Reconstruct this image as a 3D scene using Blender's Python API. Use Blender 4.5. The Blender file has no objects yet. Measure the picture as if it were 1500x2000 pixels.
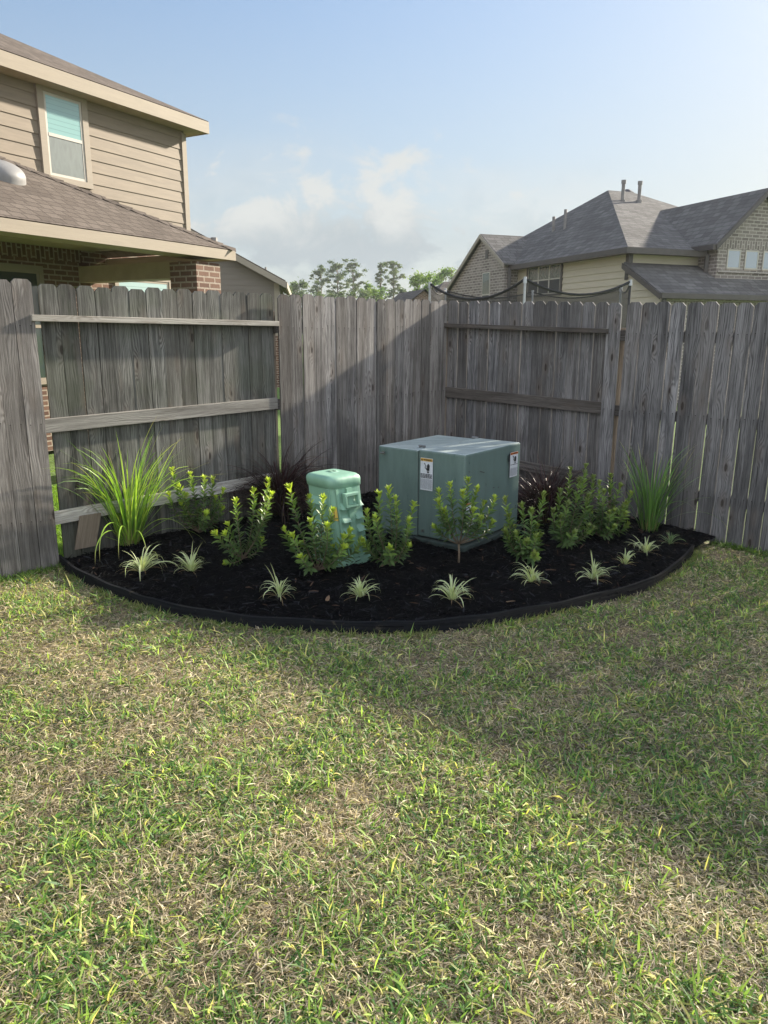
import bpy, math, random
import numpy as np
from mathutils import Vector, noise as mnoise
from math import sin, cos, pi, radians, sqrt, atan2
random.seed(7); NR = np.random.default_rng(11)
sc = bpy.context.scene
COL = sc.collection

# ------------------------------------------------------------------ camera, sky, sun, exposure
CZ, TH, FP = 1.66, 0.231, 1482.0
cd = bpy.data.cameras.new("camera"); cam = bpy.data.objects.new("camera", cd); COL.objects.link(cam)
cam.location = (0, 0, CZ); cam.rotation_euler = (pi/2 - TH, -0.0030, 0)
cd.sensor_fit = 'AUTO'; cd.sensor_width = 36; cd.lens = FP/2000*36; cd.clip_start = .05; cd.clip_end = 3000
sc.camera = cam
SUN = Vector((.790, .628, .44)).normalized()
EL = math.asin(SUN.z); AZ = atan2(SUN.x, SUN.y)
w = bpy.data.worlds.new("World"); sc.world = w; w.use_nodes = True
nt = w.node_tree; nt.nodes.clear()
def wn(t, **k):
    n = nt.nodes.new(t)
    for a, b in k.items(): setattr(n, a, b)
    return n
def wmath(op, a, b=None, c=None, clamp=False):
    n = nt.nodes.new('ShaderNodeMath'); n.operation = op; n.use_clamp = clamp
    for i, s in enumerate((a, b, c)):
        if s is None: continue
        if isinstance(s, (int, float)): n.inputs[i].default_value = s
        else: nt.links.new(s, n.inputs[i])
    return n.outputs[0]
def wrange(v, a, b, c=0, d=1, t='SMOOTHSTEP'):
    n = nt.nodes.new('ShaderNodeMapRange'); n.interpolation_type = t
    nt.links.new(v, n.inputs[0])
    for i, q in enumerate((a, b, c, d)): n.inputs[i+1].default_value = q
    return n.outputs[0]
sky = wn('ShaderNodeTexSky', sky_type='NISHITA', sun_disc=False, sun_elevation=EL, sun_rotation=AZ)
sky.altitude = 0; sky.air_density = 1.15; sky.dust_density = 1.6; sky.ozone_density = 3.2
bg = wn('ShaderNodeBackground'); out = wn('ShaderNodeOutputWorld')
bg.inputs[1].default_value = .15
tc = wn('ShaderNodeTexCoord'); sp = wn('ShaderNodeSeparateXYZ'); nt.links.new(tc.outputs['Generated'], sp.inputs[0])
X, Y, Z = sp.outputs
yy = wmath('MAXIMUM', Y, .05)
az = wmath('DIVIDE', X, yy); el = wmath('DIVIDE', Z, yy)
cb = wn('ShaderNodeCombineXYZ'); nt.links.new(az, cb.inputs[0]); nt.links.new(el, cb.inputs[1])
def wnoise(scale, sy, detail, off, rough=.55, dist=0):
    mp = wn('ShaderNodeMapping'); nt.links.new(cb.outputs[0], mp.inputs[0]); mp.inputs[3].default_value = (scale, scale*sy, 1); mp.inputs[1].default_value = (off, off*.7, off)
    nz = wn('ShaderNodeTexNoise'); nt.links.new(mp.outputs[0], nz.inputs[0]); nz.inputs['Scale'].default_value = 1; nz.inputs['Detail'].default_value = detail
    nz.inputs['Roughness'].default_value = rough; nz.inputs['Distortion'].default_value = dist
    return nz.outputs[0]
n1 = wnoise(15, 1.35, 9, 3.3, .58, .35); n2 = wnoise(3.2, 2.6, 5, 7.1, .5)
# heap of cumulus low over the trees: az -.19..+.12, el .07..+.21
ax_ = wmath('DIVIDE', wmath('ADD', az, .045), .19)
ey_ = wmath('DIVIDE', wmath('ADD', el, -.118), .085)
rr_ = wmath('SQRT', wmath('ADD', wmath('MULTIPLY', ax_, ax_), wmath('MULTIPLY', ey_, ey_)))
dens = wmath('SUBTRACT', wmath('MULTIPLY', wmath('SUBTRACT', n1, .5), 4.2), wmath('SUBTRACT', rr_, 1.18))
heap = wmath('MULTIPLY', wrange(dens, -.02, .85), .92)
veil = wmath('MULTIPLY', wmath('MULTIPLY', wrange(n2, .46, .72), wrange(el, .30, .12)), .5)
ymask = wrange(Y, .1, .3)
cl = wmath('MULTIPLY', wmath('MAXIMUM', heap, veil), ymask, clamp=True)
# bright heads, grey flat bases
shade = wmath('MULTIPLY', wrange(wmath('ADD', el, wmath('MULTIPLY', wmath('SUBTRACT', n1, .5), .12)), .10, .165), wrange(n1, .30, .55, .55, 1.), clamp=True)
mxc = wn('ShaderNodeMix', data_type='RGBA'); nt.links.new(shade, mxc.inputs[0])
mxc.inputs[6].default_value = (.98, 1.13, 1.22, 1); mxc.inputs[7].default_value = (1.62, 1.66, 1.62, 1)
mx = wn('ShaderNodeMix', data_type='RGBA'); nt.links.new(cl, mx.inputs[0]); 
# thick summer haze: the glow round the sun is spread out and the horizon pales
lum = wn('ShaderNodeRGBToBW'); nt.links.new(sky.outputs[0], lum.inputs[0])
kk = wmath('DIVIDE', .53, wmath('ADD', 1., wmath('DIVIDE', lum.outputs[0], 7.5)))
scv = wn('ShaderNodeVectorMath', operation='SCALE'); nt.links.new(sky.outputs[0], scv.inputs[0]); nt.links.new(kk, scv.inputs['Scale'])
hz = wn('ShaderNodeMix', data_type='RGBA'); nt.links.new(wrange(Z, .50, -.02, 0, .74), hz.inputs[0]); tint = wn('ShaderNodeVectorMath', operation='MULTIPLY'); nt.links.new(scv.outputs[0], tint.inputs[0]); tint.inputs[1].default_value = (.99, 1.01, 1.02); nt.links.new(tint.outputs[0], hz.inputs[6]); hz.inputs[7].default_value = (1.30, 1.42, 1.48, 1)
nt.links.new(hz.outputs[2], mx.inputs[6]); nt.links.new(mxc.outputs[2], mx.inputs[7])

# bright fill light added to the unseen half of the sky behind the photographer
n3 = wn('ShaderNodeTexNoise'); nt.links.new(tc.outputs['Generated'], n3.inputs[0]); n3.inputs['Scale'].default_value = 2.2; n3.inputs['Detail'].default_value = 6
sky_fill = wmath('MULTIPLY', wrange(Y, .12, -.35), wrange(n3.outputs[0], .30, .52, .45, 1.), clamp=True)
mx2 = wn('ShaderNodeMix', data_type='RGBA'); nt.links.new(sky_fill, mx2.inputs[0]); nt.links.new(mx.outputs[2], mx2.inputs[6]); mx2.inputs[7].default_value = (3.0, 3.15, 3.45, 1)
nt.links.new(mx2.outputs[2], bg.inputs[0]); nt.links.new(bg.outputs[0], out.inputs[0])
sd = bpy.data.lights.new("sun", 'SUN'); sd.energy = 4.4; sd.angle = radians(1.7); sd.color = (1, .90, .75)
so = bpy.data.objects.new("sun", sd); COL.objects.link(so); so.rotation_euler = (-SUN).to_track_quat('-Z', 'Y').to_euler()
sc.view_settings.view_transform = 'Standard'; sc.view_settings.look = 'None'; sc.view_settings.gamma = 1
sc.view_settings.exposure = 1.6

# ------------------------------------------------------------------ sight lines of the surveyed place
CT, ST = cos(TH), sin(TH)
def ray(px, py):
    Xn = (px-750)/FP; Yn = (1000-py)/FP
    return Vector((Xn, CT+Yn*ST, -ST+Yn*CT))
def at(px, py, D):
    r = ray(px, py); return Vector((0, 0, CZ)) + r*(D/r.y)
def on_plane(px, py, P0, n):
    r = ray(px, py); C0 = Vector((0, 0, CZ)); t = (Vector(P0)-C0).dot(n)/r.dot(n); return C0 + r*t
def gz(x, y):
    t = min(max((y-9.6)/2.5, 0), 1); return -.125*(1-t*t*(3-2*t)) - .034*min(max(x-.3, 0), 3.2)
def ong(px, py, dz=0):
    z = 0
    for _ in range(4):
        r = ray(px, py); t = (z+dz-CZ)/r.z; p = Vector((0, 0, CZ))+r*t; z = gz(p.x, p.y)
    return p

# ------------------------------------------------------------------ mesh helpers
def V(*a): return Vector(a)
class MB:
    def __init__(s): s.v = []; s.f = []; s.r = []; s.uv = []; s.c = []
    def poly(s, pts, rnd=0., uv=None, rot=False, uoff=(0, 0)):
        pts = [Vector(p) for p in pts]; b = len(s.v); s.v += [tuple(p) for p in pts]
        s.f.append(tuple(range(b, b+len(pts)))); s.r.append(rnd)
        if uv is None:
            n = Vector((0, 0, 0))
            for i in range(len(pts)):
                p, q = pts[i], pts[(i+1) % len(pts)]; n += p.cross(q)
            if n.length < 1e-12: n = Vector((0, 0, 1))
            n.normalize()
            if abs(n.z) > .97: t = Vector((1, 0, 0)); vv = Vector((0, 1, 0))
            else: t = Vector((0, 0, 1)).cross(n).normalized(); vv = n.cross(t)
            uv = [(p.dot(t)+uoff[0], p.dot(vv)+uoff[1]) for p in pts]
            if rot: uv = [(b_, a_) for a_, b_ in uv]
        s.uv.append(uv)
    def box(s, o, ex, ey, ez, rnd=0., uvfn=None, uoff=(0, 0), rot=False):
        """corner o, edge vectors"""
        o, ex, ey, ez = map(Vector, (o, ex, ey, ez))
        if ex.cross(ey).dot(ez) < 0: ex, ey = ey, ex
        P = [o, o+ex, o+ex+ey, o+ey, o+ez, o+ex+ez, o+ex+ey+ez, o+ey+ez]
        for f in ((0, 3, 2, 1), (4, 5, 6, 7), (0, 1, 5, 4), (1, 2, 6, 5), (2, 3, 7, 6), (3, 0, 4, 7)): s.poly([P[i] for i in f], rnd, uoff=uoff, rot=rot)
    def tube(s, pts, rad, seg=6, rnd=0., cap=True):
        pts = [Vector(p) for p in pts]; rings = []
        if isinstance(rad, (int, float)): rad = [rad]*len(pts)
        up = None
        for i, p in enumerate(pts):
            d = (pts[min(i+1, len(pts)-1)]-pts[max(i-1, 0)])
            if d.length < 1e-9: d = V(0, 0, 1)
            d.normalize()
            if up is None: up = V(1, 0, 0) if abs(d.x) < .8 else V(0, 1, 0)
            a = (up - d*up.dot(d)).normalized(); up = a; b = d.cross(a)
            base = len(s.v)
            for k in range(seg):
                t = 2*pi*k/seg; s.v.append(tuple(p+(a*cos(t)+b*sin(t))*rad[i]))
            rings.append(base)
        for i in range(len(pts)-1):
            for k in range(seg):
                k2 = (k+1) % seg
                s.f.append((rings[i]+k, rings[i]+k2, rings[i+1]+k2, rings[i+1]+k)); s.r.append(rnd)
                s.uv.append([(k/seg, i), ((k+1)/seg, i), ((k+1)/seg, i+1), (k/seg, i+1)])
        if cap:
            s.f.append(tuple(rings[0]+k for k in reversed(range(seg)))); s.r.append(rnd); s.uv.append([(0, 0)]*seg)
            s.f.append(tuple(rings[-1]+k for k in range(seg))); s.r.append(rnd); s.uv.append([(0, 0)]*seg)
    def build(s, name, mat, parent=None, smooth=False, bevel=0, merge=False):
        me = bpy.data.meshes.new(name)
        off = Vector(parent['_org']) if parent is not None and '_org' in parent else Vector((0, 0, 0))
        vs = [(x-off.x, y-off.y, z-off.z) for x, y, z in s.v]
        me.from_pydata(vs, [], s.f)
        uvl = me.uv_layers.new(name='UVMap'); flat = [c for f in s.uv for p in f for c in p]
        uvl.data.foreach_set('uv', flat)
        at_ = me.attributes.new('rnd', 'FLOAT', 'FACE'); at_.data.foreach_set('value', s.r)
        me.materials.append(mat)
        if smooth: me.polygons.foreach_set('use_smooth', [True]*len(me.polygons))
        ob = bpy.data.objects.new(name, me); COL.objects.link(ob)
        if parent is not None: ob.parent = parent; ob['_org'] = parent['_org'] if '_org' in parent else (0, 0, 0)
        if merge:
            import bmesh
            bm = bmesh.new(); bm.from_mesh(me); bmesh.ops.remove_doubles(bm, verts=bm.verts, dist=.0004); bm.to_mesh(me); bm.free()
        if bevel:
            if not merge:
                import bmesh
                bm = bmesh.new(); bm.from_mesh(me); bmesh.ops.remove_doubles(bm, verts=bm.verts, dist=.0002); bm.to_mesh(me); bm.free()
            m = ob.modifiers.new('bevel', 'BEVEL'); m.width = bevel; m.segments = 2; m.limit_method = 'ANGLE'; m.angle_limit = radians(40)
        return ob
def tag(o, label, cat, group=None, kind=None):
    o['label'] = label; o['category'] = cat
    if group: o['group'] = group
    if kind: o['kind'] = kind
    return o
def empty(name, loc, label, cat, group=None):
    o = bpy.data.objects.new(name, None); o.empty_display_size = .1; COL.objects.link(o); o.location = loc; o['_org'] = tuple(loc)
    return tag(o, label, cat, group)

def np_mesh(name, verts, tris=None, quads=None, mat=None, col=None, parent=None, uv=None, smooth=False, rnd=None):
    """verts (N,3); tris (T,3); quads (Q,4); col per-vertex rgb"""
    me = bpy.data.meshes.new(name)
    q = np.zeros((0, 4), int) if quads is None else quads; t = np.zeros((0, 3), int) if tris is None else tris
    me.vertices.add(len(verts)); v = np.asarray(verts, np.float32)
    if parent is not None and '_org' in parent: v = v - np.array(parent['_org'], np.float32)
    me.vertices.foreach_set('co', v.ravel())
    loops = np.concatenate([q.ravel(), t.ravel()]).astype(np.int32); me.loops.add(len(loops)); me.loops.foreach_set('vertex_index', loops)
    starts = np.concatenate([np.arange(len(q))*4, len(q)*4+np.arange(len(t))*3]).astype(np.int32)
    me.polygons.add(len(starts)); me.polygons.foreach_set('loop_start', starts)
    me.update(calc_edges=True)
    if col is not None:
        a = me.color_attributes.new('tint', 'FLOAT_COLOR', 'POINT'); c4 = np.ones((len(verts), 4), np.float32); c4[:, :3] = col; a.data.foreach_set('color', c4.ravel())
    if uv is not None:
        l = me.uv_layers.new(name='UVMap'); l.data.foreach_set('uv', np.asarray(uv, np.float32)[loops].ravel())
    if smooth: me.polygons.foreach_set('use_smooth', [True]*len(me.polygons))
    if mat: me.materials.append(mat)
    me.validate(); ob = bpy.data.objects.new(name, me); COL.objects.link(ob)
    if parent is not None: ob.parent = parent
    return ob

# ------------------------------------------------------------------ materials
ALB = .80
def sc3(c, k=None): return tuple(float(x)*(ALB if k is None else k) for x in c)
class NT:
    def __init__(s, name):
        s.m = bpy.data.materials.new(name); s.m.use_nodes = True; s.t = s.m.node_tree; s.b = s.t.nodes['Principled BSDF']; s.o = s.t.nodes['Material Output']
    def n(s, t, **k):
        x = s.t.nodes.new(t)
        for a, b in k.items(): setattr(x, a, b)
        return x
    def l(s, a, b): s.t.links.new(a, b)
    def setin(s, n, i, v):
        if v is None: return
        if isinstance(v, bpy.types.NodeSocket): s.l(v, n.inputs[i])
        else: n.inputs[i].default_value = v
    def math(s, op, a, b=None, c=None, clamp=False):
        n = s.n('ShaderNodeMath', operation=op, use_clamp=clamp)
        for i, q in enumerate((a, b, c)): s.setin(n, i, q)
        return n.outputs[0]
    def rng(s, v, a, b, c=0., d=1., t='SMOOTHSTEP'):
        n = s.n('ShaderNodeMapRange', interpolation_type=t); s.setin(n, 0, v)
        for i, q in enumerate((a, b, c, d)): s.setin(n, i+1, q)
        return n.outputs[0]
    def mix(s, f, a, b, mode='MIX'):
        n = s.n('ShaderNodeMix', data_type='RGBA', blend_type=mode); s.setin(n, 0, f)
        s.setin(n, 6, a if isinstance(a, bpy.types.NodeSocket) else (*a, 1)); s.setin(n, 7, b if isinstance(b, bpy.types.NodeSocket) else (*b, 1))
        return n.outputs[2]
    def noise(s, vec, scale, detail=4, rough=.55, dist=0., dims='3D', w=None):
        n = s.n('ShaderNodeTexNoise', noise_dimensions=dims); s.setin(n, 'Vector', vec); n.inputs['Scale'].default_value = scale
        n.inputs['Detail'].default_value = detail; n.inputs['Roughness'].default_value = rough; n.inputs['Distortion'].default_value = dist
        if w is not None: s.setin(n, 'W', w)
        return n.outputs[0]
    def map(s, vec, scale=(1, 1, 1), loc=(0, 0, 0), rot=(0, 0, 0)):
        n = s.n('ShaderNodeMapping'); s.setin(n, 0, vec); n.inputs[1].default_value = loc; n.inputs[2].default_value = rot; n.inputs[3].default_value = scale; return n.outputs[0]
    def xyz(s, x, y, z):
        n = s.n('ShaderNodeCombineXYZ')
        for i, q in enumerate((x, y, z)): s.setin(n, i, q)
        return n.outputs[0]
    def sep(s, v):
        n = s.n('ShaderNodeSeparateXYZ'); s.l(v, n.inputs[0]); return n.outputs
    @property
    def uv(s): return s.n('ShaderNodeUVMap').outputs[0] if False else s.n('ShaderNodeTexCoord').outputs['UV']
    @property
    def obj(s): return s.n('ShaderNodeTexCoord').outputs['Object']
    @property
    def geo(s): return s.n('ShaderNodeNewGeometry').outputs['Position']
    def attr(s, name, o='Fac'): 
        n = s.n('ShaderNodeAttribute'); n.attribute_name = name; return n.outputs[o]
    def bump(s, h, strength=.3, dist=.01):
        n = s.n('ShaderNodeBump'); n.inputs['Strength'].default_value = strength; n.inputs['Distance'].default_value = dist; s.l(h, n.inputs['Height']); s.l(n.outputs[0], s.b.inputs['Normal'])
    def col(s, c): s.setin(s.b, 'Base Color', c if isinstance(c, bpy.types.NodeSocket) else (*c, 1))
    def rough(s, r): s.setin(s.b, 'Roughness', r)
    def translucent(s, c, f):
        tr = s.n('ShaderNodeBsdfTranslucent'); s.setin(tr, 0, c if isinstance(c, bpy.types.NodeSocket) else (*c, 1))
        mx = s.n('ShaderNodeMixShader'); mx.inputs[0].default_value = f; s.l(s.b.outputs[0], mx.inputs[1]); s.l(tr.outputs[0], mx.inputs[2]); s.l(mx.outputs[0], s.o.inputs[0])

def m_plain(name, c, rough=.6, var=.12, scale=6, metal=0, bump=0):
    c = sc3(c); m = NT(name); nz = m.noise(m.obj, scale, 5); k = m.rng(nz, .3, .7, 1-var, 1+var)
    n2 = m.n('ShaderNodeVectorMath', operation='SCALE'); n2.inputs[0].default_value = c; m.l(k, n2.inputs['Scale'])
    m.col(n2.outputs[0]); m.rough(rough); m.b.inputs['Metallic'].default_value = metal
    if bump: m.bump(m.noise(m.obj, scale*8, 4), bump, .004)
    return m.m

def m_wood(name, base, dark, light, knots=True, green=.0, nails=None):
    """weathered cedar: uv.x across board (m), uv.y along board (m), rnd per board"""
    base, dark, light = (sc3(q, .80) for q in (base, dark, light)); m = NT(name); u, v, _ = m.sep(m.uv); r = m.attr('rnd')
    r10 = m.math('MULTIPLY', r, 37.7)
    cvec = m.xyz(m.math('MULTIPLY', u, 1.), m.math('MULTIPLY', v, .12), r10)
    warp = m.noise(m.xyz(m.math('MULTIPLY', u, 7.), m.math('MULTIPLY', v, 1.5), r10), 1, 3, .5)
    h = None
    if knots:
        vo = m.n('ShaderNodeTexVoronoi', feature='F1', voronoi_dimensions='3D'); m.l(m.xyz(m.math('MULTIPLY', u, 7.5), m.math('MULTIPLY', v, 2.6), r10), vo.inputs['Vector']); vo.inputs['Scale'].default_value = 1; vo.inputs['Randomness'].default_value = 1
        kd = vo.outputs['Distance']; knot = m.rng(kd, .13, .075); halo = m.rng(kd, .42, .08)
        warp = m.math('ADD', warp, m.math('MULTIPLY', halo, .35))
    ring = m.math('SINE', m.math('ADD', m.math('MULTIPLY', m.math('ADD', u, m.math('MULTIPLY', warp, .13)), 330.), m.math('MULTIPLY', m.noise(m.xyz(m.math('MULTIPLY', u, 30.), m.math('MULTIPLY', v, 2.), r10), 1, 3), 9.)))
    ring = m.rng(ring, -1, 1, 0, 1, 'LINEAR')
    fine = m.noise(m.xyz(m.math('MULTIPLY', u, 260.), m.math('MULTIPLY', v, 7.), r10), 1, 4, .7)
    mid = m.noise(m.xyz(m.math('MULTIPLY', u, 40.), m.math('MULTIPLY', v, 1.4), r10), 1, 4, .6)
    big = m.noise(m.geo, 1.3, 4, .6)
    g = m.math('ADD', m.math('MULTIPLY', m.math('MULTIPLY', ring, m.rng(m.noise(m.xyz(m.math('MULTIPLY', u, 12.), m.math('MULTIPLY', v, 1.1), m.math('ADD', r10, 5.)), 1, 2), .40, .65)), .26), m.math('ADD', m.math('MULTIPLY', fine, .66), m.math('MULTIPLY', mid, .60)))
    c = m.mix(m.rng(g, .42, .92), dark, light)
    bv = m.rng(m.math('FRACT', m.math('MULTIPLY', r, 7.31)), 0, 1, .52, 1.36, 'LINEAR')
    sc_ = m.n('ShaderNodeVectorMath', operation='SCALE'); m.l(c, sc_.inputs[0]); m.l(bv, sc_.inputs['Scale']); c = sc_.outputs[0]
    c = m.mix(m.math('MULTIPLY', m.math('FRACT', m.math('MULTIPLY', r, 3.77)), .30), c, tuple(np.array(base)*np.array((1.10, 1.0, .88))))
    c = m.mix(m.rng(big, .45, .75, 0, .55), c, tuple(np.array(dark)*1.3))
    # water stain climbing from the ground, greenish algae patches
    low = m.rng(v, .75, .05, 0, .30); c = m.mix(low, c, (dark[0]*1.0, dark[1]*.98, dark[2]*.9))
    if green: c = m.mix(m.rng(m.noise(m.geo, 2.2, 3), .48, .68, 0, green), c, (.075, .09, .055))
    if knots:
        c = m.mix(m.math('MULTIPLY', knot, .85), c, (.035, .026, .02)); c = m.mix(m.math('MULTIPLY', m.math('SUBTRACT', halo, knot, clamp=True), .25), c, (.16, .12, .09))
    if nails:
        nd = None
        for zz in nails:
            for uu in (.032, .108):
                du = m.math('SUBTRACT', u, uu); dv = m.math('SUBTRACT', v, m.math('ADD', zz, m.math('MULTIPLY', m.math('SUBTRACT', m.math('FRACT', m.math('MULTIPLY', r, 91.7)), .5), .03)))
                d_ = m.rng(m.math('SQRT', m.math('ADD', m.math('MULTIPLY', du, du), m.math('MULTIPLY', dv, dv))), .0055, .0035)
                # rust and tannin run a hand's breadth below each head
                run = m.math('MULTIPLY', m.math('MULTIPLY', m.rng(m.math('ABSOLUTE', du), .009, .002), m.rng(dv, -.11, -.01)), m.math('LESS_THAN', dv, 0.))
                k_ = m.math('MAXIMUM', d_, m.math('MULTIPLY', run, .40)); nd = k_ if nd is None else m.math('MAXIMUM', nd, k_)
        c = m.mix(m.math('MULTIPLY', nd, .9), c, (.022, .018, .016))
    m.col(c); m.rough(.88); m.b.inputs['Specular IOR Level'].default_value = .2
    hh = m.math('ADD', g, 0.)
    if knots: hh = m.math('SUBTRACT', g, m.math('MULTIPLY', knot, .6))
    m.bump(hh, .55, .004)
    return m.m
M = {}
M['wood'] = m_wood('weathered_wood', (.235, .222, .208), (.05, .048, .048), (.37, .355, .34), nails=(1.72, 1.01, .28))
M['wood_dark'] = m_wood('weathered_wood_shade', (.165, .165, .15), (.036, .037, .034), (.25, .25, .23), green=.35)  # darkened copy for the recessed section; its shade is put into the colour
M['wood_cool'] = m_wood('weathered_wood_cool_shade', (.205, .20, .20), (.038, .039, .042), (.31, .305, .31), nails=(1.66, .93, .22))  # cooler, darker copy for the right run: shade painted into the wood tone
M['rail'] = m_wood('rail_wood_sunlit', (.50, .48, .43), (.24, .225, .20), (.66, .64, .58), green=0)  # lighter rail copy: grazing sunlight worked into the base colour
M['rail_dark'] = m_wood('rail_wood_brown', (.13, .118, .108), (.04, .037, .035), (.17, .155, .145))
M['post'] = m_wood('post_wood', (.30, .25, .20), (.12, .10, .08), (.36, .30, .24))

def m_brick(name, c1, c2, mortar, bw=.205, bh=.072, mw=.011):
    c1, c2, mortar = sc3(c1), sc3(c2), sc3(mortar); m = NT(name); b = m.n('ShaderNodeTexBrick'); m.l(m.uv, b.inputs['Vector']); b.inputs['Scale'].default_value = 1
    b.inputs['Brick Width'].default_value = bw; b.inputs['Row Height'].default_value = bh; b.inputs['Mortar Size'].default_value = mw; b.inputs['Mortar Smooth'].default_value = .15
    b.inputs['Bias'].default_value = -.1
    b.inputs['Color1'].default_value = (*c1, 1); b.inputs['Color2'].default_value = (*c2, 1); b.inputs['Mortar'].default_value = (*mortar, 1)
    nz = m.noise(m.uv, 30, 5, .65); c = m.mix(m.rng(nz, .35, .75, 0, .45), b.outputs[0], tuple(np.array(c1)*.55))
    c = m.mix(m.rng(m.noise(m.geo, .9, 3), .4, .7, 0, .25), c, tuple(np.array(c2)*1.3))
    m.col(c); m.rough(.9); h = m.math('ADD', m.math('MULTIPLY', b.outputs['Fac'], -1.), m.math('MULTIPLY', nz, .3)); m.bump(h, .6, .012); return m.m
M['brick_red'] = m_brick('red_brick', (.115, .055, .036), (.21, .115, .078), (.42, .36, .29))
M['brick_grey'] = m_brick('grey_brick', (.17, .145, .13), (.34, .30, .27), (.52, .48, .44), .23, .085, .013)

def m_shingle(name, c1, c2, tabw=.16, rowh=.14):
    c1, c2 = sc3(c1), sc3(c2); m = NT(name); b = m.n('ShaderNodeTexBrick'); wv = m.noise(m.uv, 3, 2)
    uu, vv, _ = m.sep(m.uv)
    m.l(m.xyz(m.math('ADD', uu, m.math('MULTIPLY', wv, .1)), vv, 0.), b.inputs['Vector']); b.inputs['Scale'].default_value = 1; b.offset = .37; b.offset_frequency = 3
    b.inputs['Brick Width'].default_value = tabw; b.inputs['Row Height'].default_value = rowh; b.inputs['Mortar Size'].default_value = .008; b.inputs['Mortar Smooth'].default_value = .1
    b.inputs['Color1'].default_value = (*c1, 1); b.inputs['Color2'].default_value = (*c2, 1); b.inputs['Mortar'].default_value = (*tuple(np.array(c1)*.45), 1)
    nz = m.noise(m.uv, 160, 3, .7); n3 = m.noise(m.geo, 1.1, 5, .6)
    c = m.mix(m.rng(nz, .35, .7, 0, .4), b.outputs[0], tuple(np.array(c2)*1.4)); c = m.mix(m.rng(n3, .4, .7, 0, .35), c, tuple(np.array(c1)*.75))
    m.col(c); m.rough(.95); m.b.inputs['Specular IOR Level'].default_value = .15
    # each course tilts out toward its lower lip
    saw = m.math('FRACT', m.math('DIVIDE', vv, rowh)); h = m.math('ADD', m.math('MULTIPLY', saw, -1.), m.math('ADD', m.math('MULTIPLY', b.outputs['Fac'], -.5), m.math('MULTIPLY', nz, .35))); m.bump(h, .6, .014); return m.m
M['shingle_brown'] = m_shingle('brown_shingles', (.108, .088, .073), (.18, .15, .126))
M['shingle_grey'] = m_shingle('grey_shingles', (.10, .097, .094), (.185, .18, .175), .26, .17)
M['shingle_far'] = m_shingle('dark_shingles', (.09, .08, .075), (.14, .125, .115), .3, .2)

def m_siding(name, c, streak=.25):
    c = sc3(c, .66); m = NT(name); r = m.attr('rnd'); nz = m.noise(m.map(m.uv, (1.2, 8, 1)), 1.6, 5, .6)
    k = m.math('ADD', m.rng(nz, .3, .72, 1-streak*.5, 1+streak*.4), m.math('MULTIPLY', m.math('SUBTRACT', r, .5), .10))
    g = m.noise(m.map(m.uv, (3, 90, 1)), 1, 3, .6); k = m.math('ADD', k, m.rng(g, .3, .7, -.04, .04))
    s_ = m.n('ShaderNodeVectorMath', operation='SCALE'); s_.inputs[0].default_value = c; m.l(k, s_.inputs['Scale'])
    m.col(s_.outputs[0]); m.rough(.7); m.bump(g, .12, .003); return m.m
M['siding_tan'] = m_siding('tan_siding', (.30, .24, .175))
M['trim_tan'] = m_siding('tan_trim', (.41, .345, .26), .12)
M['trim_win'] = m_siding('window_trim', (.40, .34, .265), .1)
M['siding_cream'] = m_siding('cream_siding', (.70, .62, .48), .12)
M['siding_grey'] = m_siding('grey_siding', (.25, .225, .20), .12)
M['trim_grey'] = m_siding('grey_trim', (.42, .38, .31), .1)
M['soffit'] = m_plain('soffit_paint', (.42, .34, .24), .7, .08)
M['gutter'] = m_plain('dark_gutter', (.07, .06, .055), .45, .1)
M['vinyl'] = m_plain('white_vinyl', (.50, .47, .41), .45, .05)
M['pipe'] = m_plain('grey_pipe', (.22, .21, .20), .5, .2)
M['dome'] = m_plain('grey_dome', (.26, .255, .25), .55, .1)
def m_glass(name, c, rough=.08, blinds=0, streak=0):
    m = NT(name); u, v, _ = m.sep(m.uv); col = None
    if blinds:
        s_ = m.math('FRACT', m.math('MULTIPLY', v, blinds)); col = m.mix(m.rng(s_, .0, .25), tuple(np.array(c)*.72), c)
    if streak:
        nz = m.noise(m.map(m.uv, (3, .8, 1)), 4, 4, .6, 1.5); col = m.mix(m.rng(nz, .25, .75), tuple(np.array(c)*.85), tuple(np.array(c)*1.15))
    m.col(col if col is not None else c); m.rough(rough); m.b.inputs['Specular IOR Level'].default_value = .9; m.b.inputs['Coat Weight'].default_value = .6; m.b.inputs['Coat Roughness'].default_value = .02; return m.m
M['glass_blind'] = m_glass('window_glass_with_blinds', (.22, .38, .37), .12, 16)
M['glass_screen'] = m_glass('window_insect_screen', (.11, .13, .12), .3, 0, 1)
M['glass_dark'] = m_glass('dark_window_glass', (.03, .045, .045), .06)
M['glass_green'] = m_glass('painted_tree_reflection', (.045, .075, .06), .25, 0, 1); M['glass_mesh'] = m_plain('insect_mesh', (.035, .037, .04), .6, .1)  # green mottling paints the reflected trees into the glass colour
M['glass_pale'] = m_glass('pale_window_glass', (.22, .27, .30), .1)
M['glass_lit'] = m_glass('window_glass_white_blinds', (.34, .47, .46), .12, 14)

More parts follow.
